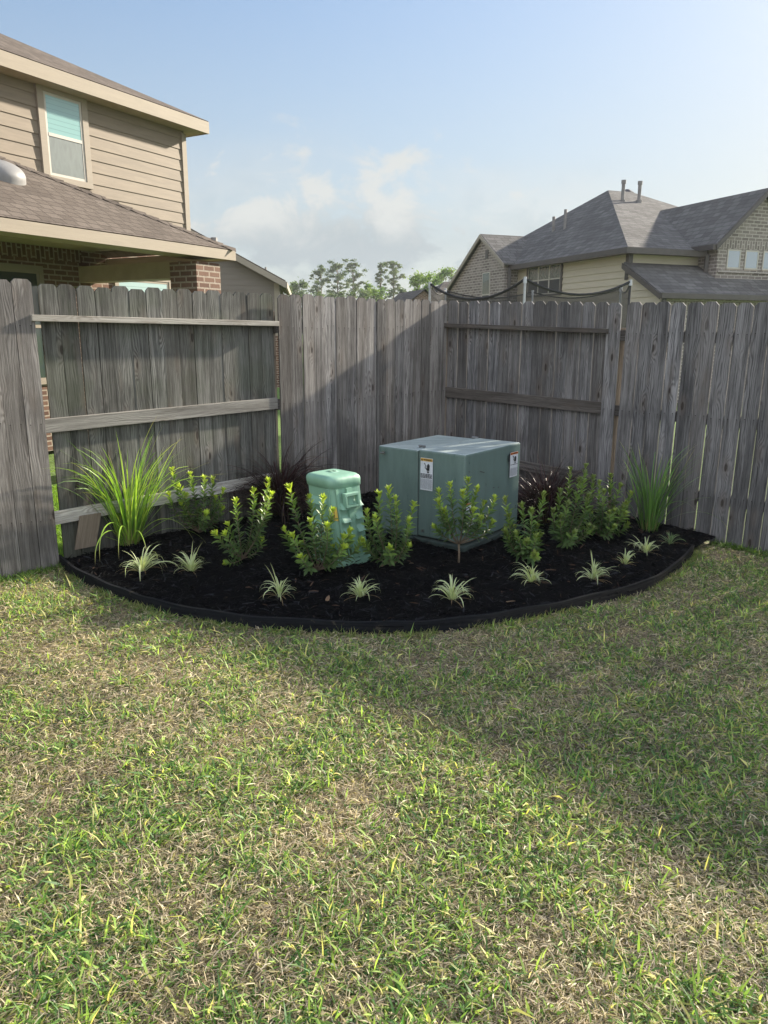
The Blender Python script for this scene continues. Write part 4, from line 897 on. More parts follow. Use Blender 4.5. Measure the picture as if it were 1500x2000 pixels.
def bolt(P, ax_, n):
    mb = MB(); mb.tube([P-ax_*.032, P+ax_*.032], .0085, 8); mb.tube([P-ax_*.02-n*.012, P-ax_*.02], .009, 6); mb.tube([P+ax_*.02-n*.012, P+ax_*.02], .009, 6); return mb.build('hinge', M['steel'], tr_)
bolt(on_plane(825, 871, tp(0, 0, TZ1+.006), UZ), tA, UZ); bolt(on_plane(929, 854, tp(0, 0, TZ1+.006), UZ), tA, UZ)
P = on_plane(750, 884, tp(0, 0, 0), tB); mb = MB(); mb.tube([P+tB*.005, P-tB*.045], .007, 8); mb.tube([P-tB*.02-tA*.022, P-tB*.02+tA*.022], .006, 6); mb.tube([P-tB*.002, P-tB*.008], .016, 10); mb.build('lock_bolt', M['steel'], tr_)
P = on_plane(827, 1036, tp(0, 0, 0), tB); mb = MB(); mb.tube([P+tB*.005, P-tB*.012], .011, 6); mb.build('bolt', M['steel'], tr_)

def text_obj(txt, o, xd, yd, h, mat, parent, name='lettering', bold=0., width=None):
    """flat letters in a plane: o lower-left, xd/yd unit, h cap height"""
    cu = bpy.data.curves.new('t', 'FONT'); cu.body = txt; cu.size = 1; cu.offset = bold; cu.resolution_u = 3
    ob = bpy.data.objects.new('t', cu); COL.objects.link(ob); bpy.context.view_layer.update()
    me = bpy.data.meshes.new_from_object(ob.evaluated_get(bpy.context.evaluated_depsgraph_get())); bpy.data.objects.remove(ob); me.name = name
    xs = [v.co.x for v in me.vertices]; ys = [v.co.y for v in me.vertices]; x0, y0 = min(xs), min(ys); k = h/(max(ys)-y0); kx = k if width is None else width/(max(xs)-x0)
    org = Vector(parent['_org'])
    for v in me.vertices: v.co = o+xd*((v.co.x-x0)*kx)+yd*((v.co.y-y0)*k)-org
    me.materials.clear(); me.materials.append(mat); r = bpy.data.objects.new(name, me); COL.objects.link(r); r.parent = parent; r['_org'] = parent['_org']; return r
def sticker(parent, O, xd, yd, n, W, H, head, bold_rows=4, label=None, tag_side=False):
    """O top-left corner on the sheet metal, n outward"""
    L = lambda x, y, d: O+xd*x-yd*y+n*d
    mb = MB(); mb.poly([L(0, 0, .0015), L(0, H, .0015), L(W, H, .0015), L(W, 0, .0015)], .5); st = mb.build('warning_label', M['white'], parent)
    if label: st['label'] = label
    hh = H*.10; mb = MB(); mb.poly([L(.02*W, .012*H, .003), L(.02*W, hh, .003), L(.98*W, hh, .003), L(.98*W, .012*H, .003)], .5); mb.build('header_band', M[head], st)
    text_obj('WARNING', L(.24*W, hh*.80, .0045), xd, yd, hh*.52, M['black'], st, bold=.02, width=W*.66)
    mb = MB(); mb.poly([L(.06*W, hh*.86, .0045), L(.20*W, hh*.86, .0045), L(.13*W, hh*.22, .0045)], .5)
    # electric shock pictogram: bolt striking a hand
    Z = lambda x, y: L(W*x, H*y, .0045)
    for q in ([(.30, .16), (.36, .15), (.46, .235), (.42, .24)], [(.42, .235), (.47, .23), (.40, .29), (.36, .30)], [(.36, .29), (.41, .285), (.50, .345), (.50, .36)],
              [(.52, .215), (.57, .21), (.58, .32), (.53, .33)], [(.585, .175), (.635, .175), (.64, .32), (.59, .32)], [(.65, .17), (.70, .18), (.695, .32), (.645, .32)], [(.715, .20), (.76, .215), (.745, .33), (.70, .32)],
              [(.44, .31), (.49, .30), (.56, .36), (.53, .385)], [(.53, .322), (.745, .322), (.73, .385), (.55, .385)], [(.54, .405), (.72, .405), (.68, .455), (.58, .455)]): mb.poly([Z(*p) for p in q], .5)
    mb.build('shock_pictogram', M['black'], st)
    R = random.Random(int(W*1e4)+len(head)); mb = MB(); y = .485
    for i in range(bold_rows):
        x = .04
        while x < .90:
            w_ = R.uniform(.08, .2); mb.poly([Z(x, y), Z(x, y+.022), Z(min(x+w_, .95), y+.022), Z(min(x+w_, .95), y)], .5); x += w_+.03
        y += .036
    mb.build('bold_print', M['black'], st); mb = MB(); y = max(y+.02, .64 if bold_rows < 4 else y+.01)
    while y < .95:
        x = .04
        while x < .92:
            w_ = R.uniform(.05, .16); mb.poly([Z(x, y), Z(x, y+.009), Z(min(x+w_, .96), y+.009), Z(min(x+w_, .96), y)], .5); x += w_+.025
        y += .021
    mb.build('small_print', M['greytext'], st); return st
A_ = on_plane(822.5, 893, tp(0, 0, 0), tB); B_ = on_plane(847, 894, tp(0, 0, 0), tB); C_ = on_plane(821.5, 955.5, tp(0, 0, 0), tB)
sticker(tr_, A_, -tA, UZ, -tB, (B_-A_).dot(-tA), A_.z-C_.z, 'amber', 4, 'warning sticker with a yellow header')
A_ = on_plane(997.5, 883.5, tp(0, 0, 0), tA); B_ = on_plane(1013, 880, tp(0, 0, 0), tA); C_ = on_plane(996.5, 932, tp(0, 0, 0), tA)
sticker(tr_, A_, tB, UZ, -tA, (B_-A_).dot(tB), A_.z-C_.z, 'orange', 1, 'warning sticker with an orange header beside a small black tag')
mb = MB(); mb.poly([A_-tB*.030-UZ*.012-tA*.002, A_-tB*.030-UZ*.075-tA*.002, A_-tB*.004-UZ*.075-tA*.002, A_-tB*.004-UZ*.012-tA*.002], .5); mb.build('black_tag', M['black'], tr_)
A_ = on_plane(910.5, 983.5, tp(0, 0, 0), tA); B_ = on_plane(928, 980, tp(0, 0, 0), tA)
sticker(tr_, A_, tB, UZ, -tA, (B_-A_).dot(tB), .20, 'orange', 2, 'warning sticker half hidden by shrub leaves')
A_ = on_plane(1006, 993, tp(0, 0, 0), tA)-tA*.002; text_obj('0', A_, tB, UZ, .034, M['black'], tr_, 'stencilled_mark', .01)
for px_, py_, l_, h_ in ((938, 921, .075, -.02), (916, 921, .022, -.01), (963, 953, .03, .0), (973, 952, .022, 0)):
    P = on_plane(px_, py_, tp(0, 0, 0), tA)-tA*.0012; mb = MB(); mb.poly([P, P+tB*l_+UZ*h_, P+tB*(l_-.004)+UZ*(h_+.007), P+tB*.002+UZ*.006], .5); mb.build('scuff_mark', M['gutter'], tr_)

# ------------------------------------------------------------------ plastic cable pedestal
pb = bed(669, 1092); pb = V(-.290*KS, 5.17*KS, pb.z)
pd_ = empty('cable_pedestal', pb, 'light green plastic utility pedestal with a rounded cap and side handle, leaning among the shrubs', 'utility pedestal')
yaw = radians(3); na = V(.70, -.714, 0); nb_ = V(-.714, -.70, 0)   # outward normals: right side and left face
axis = V(-.10, .0, 1).normalized()
def sq(t, s, e=6.): c, s_ = cos(t), sin(t); r = (abs(c)**e+abs(s_)**e)**(-1/e); return c*r*s, s_*r*s
def pring(s, z, n=56): return [pb+axis*z*KS+na*x*KS*1.06+nb_*y*KS*1.06 for x, y in (sq(2*pi*i/n, s) for i in range(n))]
def loft(mb, prof, top=True, bot=True):
    R_ = [pring(s, z) for s, z in prof]; n = len(R_[0])
    for a_, b_ in zip(R_, R_[1:]):
        for i in range(n): mb.poly([a_[i], b_[i], b_[(i+1) % n], a_[(i+1) % n]], .5)
    if top: mb.poly(R_[-1], .5)
    if bot: mb.poly(R_[0][::-1], .5)
def bs(z): return .138-.005*z/.56      # half width of the body at height z
mb = MB(); loft(mb, [(.153, -.06), (.153, .035), (.150, .042), (bs(.05)+.004, .050), (bs(.05), .056)], top=False); o = mb.build('base_flange', M['ped_green'], pd_, smooth=False, merge=True)
mb = MB(); loft(mb, [(bs(z), z) for z in (.04, .15, .28, .41, .565)])
def face(nrm, side):
    """plane coordinates on a face: x across (side), z up the axis, d out"""
    return lambda x, z, d: pb+(axis*z+(nrm*(bs(z)+d)+side*x)*1.06)*KS
fR = face(na, -nb_); fL = face(nb_, na*-1)
def fbox(mb, f, x0, x1, z0, z1, d0, d1):
    P = [f(x0, z0, d0), f(x1, z0, d0), f(x1, z0, d1), f(x0, z0, d1), f(x0, z1, d0), f(x1, z1, d0), f(x1, z1, d1), f(x0, z1, d1)]
    for q in ((0, 1, 2, 3), (4, 7, 6, 5), (3, 2, 6, 7), (0, 3, 7, 4), (1, 5, 6, 2)): mb.poly([P[i] for i in q], .5)
def scallop(mb, f, xc, z, w_, h, d):
    n = 10; low = [f(xc+w_/2*cos(pi*i/n), z, d*min(1, 3.2*sin(pi*i/n)) if 0 < i < n else 0) for i in range(n+1)]; up_ = [f(xc+w_/2*cos(pi*i/n), z+h*min(1, 1.6*sin(pi*i/n)), 0) for i in range(n+1)]; fl_ = [f(xc+w_/2*cos(pi*i/n), z, -.002) for i in range(n+1)]
    for i in range(n): mb.poly([low[i], low[i+1], up_[i+1], up_[i]], .5); mb.poly([fl_[i], fl_[i+1], low[i+1], low[i]], .5)
mb.build('body', M['ped_green'], pd_, smooth=False, merge=True)
mb = MB(); fbox(mb, fR, -.024, .022, .06, .545, -.002, .019)
fbox(mb, fR, -.105, -.085, .06, .545, -.002, .007); fbox(mb, fL, -.105, -.085, .06, .545, -.002, .006)
for z in (.145, .045): fbox(mb, fR, -.10, -.024, z, z+.018, -.002, .016); fbox(mb, fR, .022, .10, z, z+.018, -.002, .016)
for z in (.225, .315, .405): scallop(mb, fR, -.055, z, .070, .045, .034); scallop(mb, fR, .060, z+.01, .070, .045, .034)
for z in (.165, .27, .435): scallop(mb, fL, .01, z, .17, .045, .032)
mb.build('moulded_ribs', M['ped_green'], pd_)
mb = MB()
hx0, hx1, hz0, hz1 = -.062, .058, .415, .515
for x0, x1, z0, z1 in ((hx0, hx1, hz1-.016, hz1), (hx0, hx1, hz0, hz0+.016), (hx0, hx0+.016, hz0+.016, hz1-.016), (hx1-.016, hx1, hz0+.016, hz1-.016)): fbox(mb, fR, x0, x1, z0, z1, .012, .042); fbox(mb, fR, x0, x1, z0, z1, .0, .034) if False else None
mb.build('handle', M['ped_green'], pd_, bevel=.004)
mb = MB(); loft(mb, [(.132, .548), (.139, .551), (.141, .598), (.137, .614), (.124, .627), (.100, .634), (.093, .6315), (.058, .641), (.048, .6385), (.02, .643)]); mb.build('cap', M['ped_green'], pd_, smooth=True, merge=True)
mb = MB(); cdir = (na+nb_).normalized(); cs = (na-nb_).normalized(); q = lambda x, z: pb+(axis*z+(cdir*(bs(z)*1.262+.005)+cs*x)*1.06)*KS
mb.poly([q(-.012, .335), q(.020, .33), q(.016, .425), q(-.010, .43)], .5); mb.build('yellow_sticker', M['yellow'], pd_)
mb = MB(); mb.poly([q(-.004, .345)+cdir*.001, q(-.001, .344)+cdir*.001, q(-.001, .42)+cdir*.001, q(-.004, .42)+cdir*.001], .5); mb.build('sticker_print', M['black'], pd_)

# ------------------------------------------------------------------ plants
class RB:
    """ribbon blades: three vertices across, coloured by centre and edge"""
    def __init__(s): s.v = []; s.q = []; s.c = []
    def blade(s, P, az_, el0, L, w_, droop, n, cc, ce, tip=None, fold=.25, twist=0., wob=0.):
        el_ = el0; p = Vector(P); b = len(s.v); st = L/n; a_ = az_
        for i in range(n+1):
            f = i/n; d = V(cos(a_)*cos(el_), sin(a_)*cos(el_), sin(el_)); sd_ = V(-sin(a_), cos(a_), 0); up_ = d.cross(sd_)*-1
            ww = w_*.5*min(1, .45+f*3)*(1-f**2.2)**.8; sd2 = sd_*cos(twist*f)+up_*sin(twist*f)
            if tip is not None: k = max(0, (f-.72)/.28)
            else: k = 0
            c1 = [cc[j]*(1-k)+(tip[j] if tip else 0)*k for j in range(3)]; c2 = [ce[j]*(1-k)+(tip[j] if tip else 0)*k for j in range(3)]
            s.v += [tuple(p-sd2*ww+up_*ww*fold), tuple(p), tuple(p+sd2*ww+up_*ww*fold)]; s.c += [c2, c1, c2]
            p = p+d*st; el_ -= droop*st*(.4+1.8*f); el_ = max(el_, -1.45); a_ += wob*st
        for i in range(n):
            o = b+i*3; s.q += [(o, o+1, o+4, o+3), (o+1, o+2, o+5, o+4)]
    def build(s, name, parent, mat='leaf'): return np_mesh(name, np.array(s.v), quads=np.array(s.q), mat=M[mat], col=np.array(s.c), parent=parent, smooth=True)

def clump_grass(name, base, label, seed, nbl, H, spread, cols, wid, droop, extra=(), cat='ornamental grass', group=None, sp_el=.5, tipc=(.45, .40, .18)):
    R = random.Random(seed); t = empty(name, base, label, cat, group); rb = RB(); cr = RB()
    for i in range(nbl):
        a_ = R.uniform(0, 2*pi); k = R.random()**1.2; r = spread*k; P = base+V(cos(a_)*r, sin(a_)*r, -.01); el0 = pi/2-sp_el*k-abs(R.gauss(0, .13)); L = H*R.uniform(.55, 1.12)*(1-.12*k)
        c = cols[R.randrange(len(cols))]; f = R.uniform(.75, 1.25); c = tuple(x*f for x in c); a2 = a_+R.uniform(-.5, .5)
        rb.blade(P, a2, el0, L, wid*R.uniform(.6, 1.2), droop*R.uniform(.3, 1.5), 9, tuple(x*1.1 for x in c), c, tip=tipc if R.random() < .3 else None, twist=R.uniform(-1.2, 1.2), wob=R.uniform(-.5, .5))
    for i in range(nbl//4):   # sheaths and stalks low down
        a_ = R.uniform(0, 2*pi); r = spread*R.random(); P = base+V(cos(a_)*r, sin(a_)*r, -.01); cr.blade(P, a_, pi/2-R.uniform(0, .35), H*R.uniform(.12, .3), wid*.8, .3, 4, (.30, .27, .12), (.22, .22, .08))
    for a_, el0, L, dr in extra: rb.blade(base+V(cos(a_)*spread*.5, sin(a_)*spread*.5, 0), a_, el0, L, wid*1.1, dr, 14, tuple(x*1.2 for x in cols[0]), cols[0], tip=tipc, twist=.6)
    rb.build('blades', t); cr.build('stalks', t); return t
gb = bed(256, 1062)
clump_grass('ornamental_grass', gb, 'tall bright green grass clump in the sun against the recessed left fence', 3, 250, 1.04, .085, [(.26, .42, .06), (.17, .32, .05), (.34, .48, .09), (.10, .20, .04)], .012, 1.1,
    extra=[(radians(12), 1.0, 1.0, .9), (radians(20), 1.1, .95, .8), (radians(165), 1.05, .95, 1.9), (radians(190), .9, .8, 1.6), (radians(-15), .75, .8, 1.2), (radians(-30), .9, .85, 2.2), (radians(200), .5, .75, 1.6), (radians(-80), 1.0, .75, 3.2), (radians(-100), .9, .7, 3.4), (radians(-5), .6, .75, 2.2), (radians(170), .7, .85, 1.4), (radians(-60), .8, .7, 2.6), (radians(-95), 1.1, .8, 3.5)], sp_el=.22)
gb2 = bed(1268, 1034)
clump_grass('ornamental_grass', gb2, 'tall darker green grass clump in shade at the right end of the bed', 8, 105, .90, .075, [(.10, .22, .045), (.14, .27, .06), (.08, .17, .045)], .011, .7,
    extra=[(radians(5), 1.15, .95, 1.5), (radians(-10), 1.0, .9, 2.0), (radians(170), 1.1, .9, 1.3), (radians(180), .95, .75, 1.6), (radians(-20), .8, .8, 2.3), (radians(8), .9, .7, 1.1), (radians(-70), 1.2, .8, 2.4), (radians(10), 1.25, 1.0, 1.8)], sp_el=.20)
PUR = [(.030, .014, .019), (.022, .012, .016), (.055, .024, .029), (.034, .028, .020)]
for (px, py, dep, H, n_, lb, sd_) in ((550, 1003, None, .80, 900, 'dark purple fountain grass behind the pedestal, beside the left fence', 5), (1068, 985, 6.95, .66, 900, 'dark purple fountain grass in the shade right of the transformer cabinet', 6), (874, 900, 8.05, .60, 150, 'purple grass tips peeping over the back of the transformer cabinet', 7)):
    P = bed(px, py) if dep is None else at(px, py, dep)
    if dep: P.z = float(mulch_z(np.array([P.x]), np.array([P.y]))[0])
    clump_grass('purple_fountain_grass', P, lb, sd_, n_, H*1.05, .10, PUR, .010, 2.6, cat='ornamental grass', group='purple fountain grasses', sp_el=.85, tipc=(.16, .10, .07))

def shrub(base, tips, label, seed, dens=1., lit=1., stem_from=.22, leafL=.066, fill=5, trunk=None):
    """upright shrub: leafy shoots from a few woody stems, new growth at each tip paled by lit (painted sunlight); tips = (px, py, depth offset)"""
    R = random.Random(seed); t = empty('shrub', base, label, 'shrub', 'young shrubs planted in the mulch bed'); st = MB(); LV = []; NG = []
    fork = base+V(R.uniform(-.01, .01), 0, .03) if trunk is None else trunk
    if trunk is not None: st.tube([base-UZ*.03, base.lerp(fork, .5)+V(.004, 0, 0), fork], [.008, .0075, .007], 6)
    shoots = []
    for px, py, dd in tips: shoots.append((fork, at(px, py, base.y+dd), 1.))
    zt = sum(s_[1].z for s_ in shoots)/len(shoots); xs_ = [s_[1].x for s_ in shoots]
    for i in range(fill):
        a_ = 2*pi*i/max(fill, 1)+R.uniform(-.5, .5); rad = (max(xs_)-min(xs_))*.5*R.uniform(.45, .95)+.03; mx0 = (max(xs_)+min(xs_))/2
        shoots.append((fork, V(mx0*.8+fork.x*.2+cos(a_)*rad, base.y+sin(a_)*rad*.9, fork.z+(zt-fork.z)*R.uniform(.30, .78)), .75))
    for F, T_, vig in shoots:
        L = (T_-F).length; mid = F.lerp(T_, .5)+V(0, 0, -.12*L)+V((T_.x-F.x)*.28, (T_.y-F.y)*.2, 0)+V(R.uniform(-.04, .04), R.uniform(-.04, .04), 0); pts = []
        for k in range(9): f = k/8; pts.append(F*(1-f)**2+mid*2*f*(1-f)+T_*f*f)
        st.tube(pts, [.0048*(1-.72*k/8) for k in range(9)], 5)
        nl = int(L*82*dens*vig)+8; ph = R.uniform(0, 6)
        for k in range(nl):
            f = stem_from+(1-stem_from)*(k/(nl-1)); i = min(int(f*8), 7); g = f*8-i; p = pts[i].lerp(pts[i+1], g); d = (pts[i+1]-pts[i]).normalized(); ph += 2.4+R.uniform(-.3, .3)
            s1 = d.cross(V(.3, .9, .2)).normalized(); s2 = d.cross(s1); out_ = s1*cos(ph)+s2*sin(ph); op = 1.15-.5*f**3+R.uniform(-.35, .35); ld = (d*cos(op)+out_*sin(op)).normalized(); l_ = leafL*R.uniform(.7, 1.15)*(1-.25*max(0, f-.85)/.15)*(.75+.25*min(1, f*2))
            LV.append((p, ld, out_, d, l_, f))
        for k in range(9):
            ph = k*2.4; s1 = d.cross(V(.3, .9, .2)).normalized(); s2 = d.cross(s1); out_ = s1*cos(ph)+s2*sin(ph); op = .25+.5*(k/9); LV.append((T_, (d*cos(op)+out_*sin(op)).normalized(), out_, d, leafL*R.uniform(.55, .85), 1.))
    def leaves(lst, name):
        v = []; q = []; c = []
        for p, ld, out_, d, l_, f in lst:
            sd_ = ld.cross(d); sd_ = sd_.normalized() if sd_.length > 1e-4 else V(1, 0, 0); nn = sd_.cross(ld); w_ = l_*.185; b = len(v); dr = nn*(-l_*.08)
            v += [p, p+ld*l_*.35+sd_*w_+nn*w_*.4, p+ld*l_*.72+sd_*w_*.95+nn*w_*.35+dr*.5, p+ld*l_+dr, p+ld*l_*.72-sd_*w_*.95+nn*w_*.35+dr*.5, p+ld*l_*.35-sd_*w_+nn*w_*.4]
            q += [(b, b+1, b+2, b+3), (b, b+3, b+4, b+5)]
            k = R.uniform(.75, 1.3)
            if f > .93: c0 = (.35*lit+.05, .43*lit+.08, .07)  # tips brightened by lit: sunlight put into the leaf colour
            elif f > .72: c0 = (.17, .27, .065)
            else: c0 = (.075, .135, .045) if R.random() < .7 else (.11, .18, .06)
            c += [[x*k for x in c0]]*6
        return np_mesh(name, np.array([tuple(x) for x in v]), quads=np.array(q), mat=M['leaf'], col=np.array(c), parent=t, smooth=False)
    leaves(LV, 'leaves'); st.build('stems', M['stem'], t, smooth=True); return t
shrub(bed(393, 1048), [(338, 922, .1), (373, 930, .0), (400, 938, -.05), (416, 940, .12), (436, 962, .05), (352, 955, -.1)], 'bushy shrub against the left fence, right of the bright tall grass', 1, 1.1, fill=9)
shrub(bed(474, 1099), [(462, 984, 0), (497, 962, .05), (524, 943, .1), (530, 968, -.03), (424, 1046, -.1), (512, 1005, .08), (447, 1100, -.08)], 'lopsided shrub with tall shoots leaning right, between bright grass and pedestal', 2, 1.15, 1., fill=3, stem_from=.12)
shrub(bed(623, 1122), [(567, 955, 0), (607, 975, .1), (632, 976, -.05), (650, 1000, .0), (558, 1038, .05), (608, 1022, -.1), (684, 1040, -.05), (706, 1058, .0), (672, 1052, -.14), (640, 1030, -.15)], 'wide shrub growing in front of the light green pedestal', 3, 1.0, 1., fill=6, stem_from=.25)
shrub(bed(768, 1112), [(741, 968, 0), (760, 957, .05), (774, 978, -.06), (808, 988, .05), (718, 1004, .0), (735, 1015, -.1), (800, 1020, -.1), (712, 1060, .1)], 'shrub with four upright shoots between the pedestal and the transformer', 4, 1.05, .85, fill=4, stem_from=.25)
b5 = bed(897, 1098); shrub(b5, [(880, 950, 0), (915, 940, .0), (858, 963, .05), (932, 957, -.05), (966, 975, .02), (858, 982, -.1), (946, 985, .08), (905, 965, -.12), (870, 1000, -.1), (925, 1000, -.12), (962, 1022, .0), (852, 1032, .0), (940, 1015, -.08)], 'tree-shaped shrub with one bare forked stem in front of the transformer corner', 5, .95, .8, fill=0, stem_from=.32, trunk=at(897, 1062, b5.y))
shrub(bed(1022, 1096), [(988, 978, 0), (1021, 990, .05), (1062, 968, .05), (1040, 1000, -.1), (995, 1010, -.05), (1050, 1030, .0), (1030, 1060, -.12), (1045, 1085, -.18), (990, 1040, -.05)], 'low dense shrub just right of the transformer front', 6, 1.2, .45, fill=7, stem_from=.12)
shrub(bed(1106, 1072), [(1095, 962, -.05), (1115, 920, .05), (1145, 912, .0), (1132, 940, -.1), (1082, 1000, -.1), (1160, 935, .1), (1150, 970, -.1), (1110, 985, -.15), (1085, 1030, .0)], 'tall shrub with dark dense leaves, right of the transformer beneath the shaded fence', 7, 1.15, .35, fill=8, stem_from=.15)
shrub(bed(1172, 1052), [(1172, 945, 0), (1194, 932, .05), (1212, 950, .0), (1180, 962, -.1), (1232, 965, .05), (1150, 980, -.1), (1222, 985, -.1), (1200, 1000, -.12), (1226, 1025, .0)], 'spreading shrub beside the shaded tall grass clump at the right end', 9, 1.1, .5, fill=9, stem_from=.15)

EL_ = [((278, 1118), .20, 34, 'striped grass plant below the bright tall grass, leftmost along the edging', 1.1), ((375, 1118), .17, 34, 'striped grass plant with fine upright leaves, second from the left along the edging', 0), ((547, 1165), .17, 22, 'striped grass plant with sparse leaves and one tall spike, left of the wide shrub', 0), ((706, 1165), .15, 38, 'striped grass plant in front of the light green pedestal', 0), ((884, 1170), .18, 32, 'striped grass plant in front of the tree-shaped shrub', 0),
       ((1040, 1135), .17, 34, 'striped grass plant with arching leaves in front of the low dense shrub', 0), ((1160, 1130), .16, 34, 'striped grass plant near the right part of the edging, with one tall leaf', 0), ((1222, 1100), .14, 26, 'flat striped grass plant second from right near the curved edging', 0), ((1262, 1078), .17, 26, 'upright striped grass plant below the shaded tall grass', 0), ((1310, 1060), .15, 22, 'small greener striped grass plant at the right corner of the bed', 0)]
for i, ((px, py), L0, n_, lb, ex) in enumerate(EL_):
    R = random.Random(60+i); P = bed(px, py); t = empty('striped_grass_plant', P, lb, 'border plant', 'striped grass plants along the edging'); rb = RB(); gr = RB(); L0 *= 1.12
    for k in range(n_+10):
        a_ = R.uniform(0, 2*pi); q = R.random(); e0 = pi/2-.15-1.0*q; L = L0*R.uniform(.6, 1.15); f = R.uniform(.8, 1.15)
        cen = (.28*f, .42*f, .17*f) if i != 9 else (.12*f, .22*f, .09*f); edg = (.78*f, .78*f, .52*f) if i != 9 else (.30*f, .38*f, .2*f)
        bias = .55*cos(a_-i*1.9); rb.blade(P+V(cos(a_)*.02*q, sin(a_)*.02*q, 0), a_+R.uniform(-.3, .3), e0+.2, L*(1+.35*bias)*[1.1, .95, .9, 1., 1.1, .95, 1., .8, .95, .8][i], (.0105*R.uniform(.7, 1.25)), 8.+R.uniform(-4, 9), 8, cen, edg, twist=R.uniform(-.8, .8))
    for k in range(2 if i in (1, 2, 6) else 0): rb.blade(P, R.uniform(0, 6.28), 1.25, L0*1.3, .008, 2.5, 8, (.28, .38, .14), (.62, .62, .36))
    for k in range(9): a_ = R.uniform(0, 6.28); gr.blade(P, a_, R.uniform(.1, .7), L0*R.uniform(.6, 1.1), .006, 7, 6, (.24, .17, .09), (.3, .22, .12))
    rb.build('leaves', t); o = gr.build('dry_leaves', t)
# a little dead leaf litter on the mulch
for i, (px, py) in enumerate([(802, 1103), (745, 1110), (990, 1178), (640, 1178)]):
    P = bed(px, py)+UZ*.015; R = random.Random(i); a_ = R.uniform(0, 6); rb = RB(); rb.blade(P, a_, .35, .07, .03, 6, 5, (.22, .14, .08), (.28, .19, .12)); o = rb.build('fallen_leaf', None); tag(o, ['curled brown leaf lying on the mulch left of the tree-shaped shrub', 'small brown leaf lying beside the foot of the four-shoot shrub', 'pale dry leaf lying on mulch below the low dense shrub', 'dark dry leaf on the mulch left of the striped plant by the pedestal'][i], 'dead leaf', 'dead leaves on the mulch')

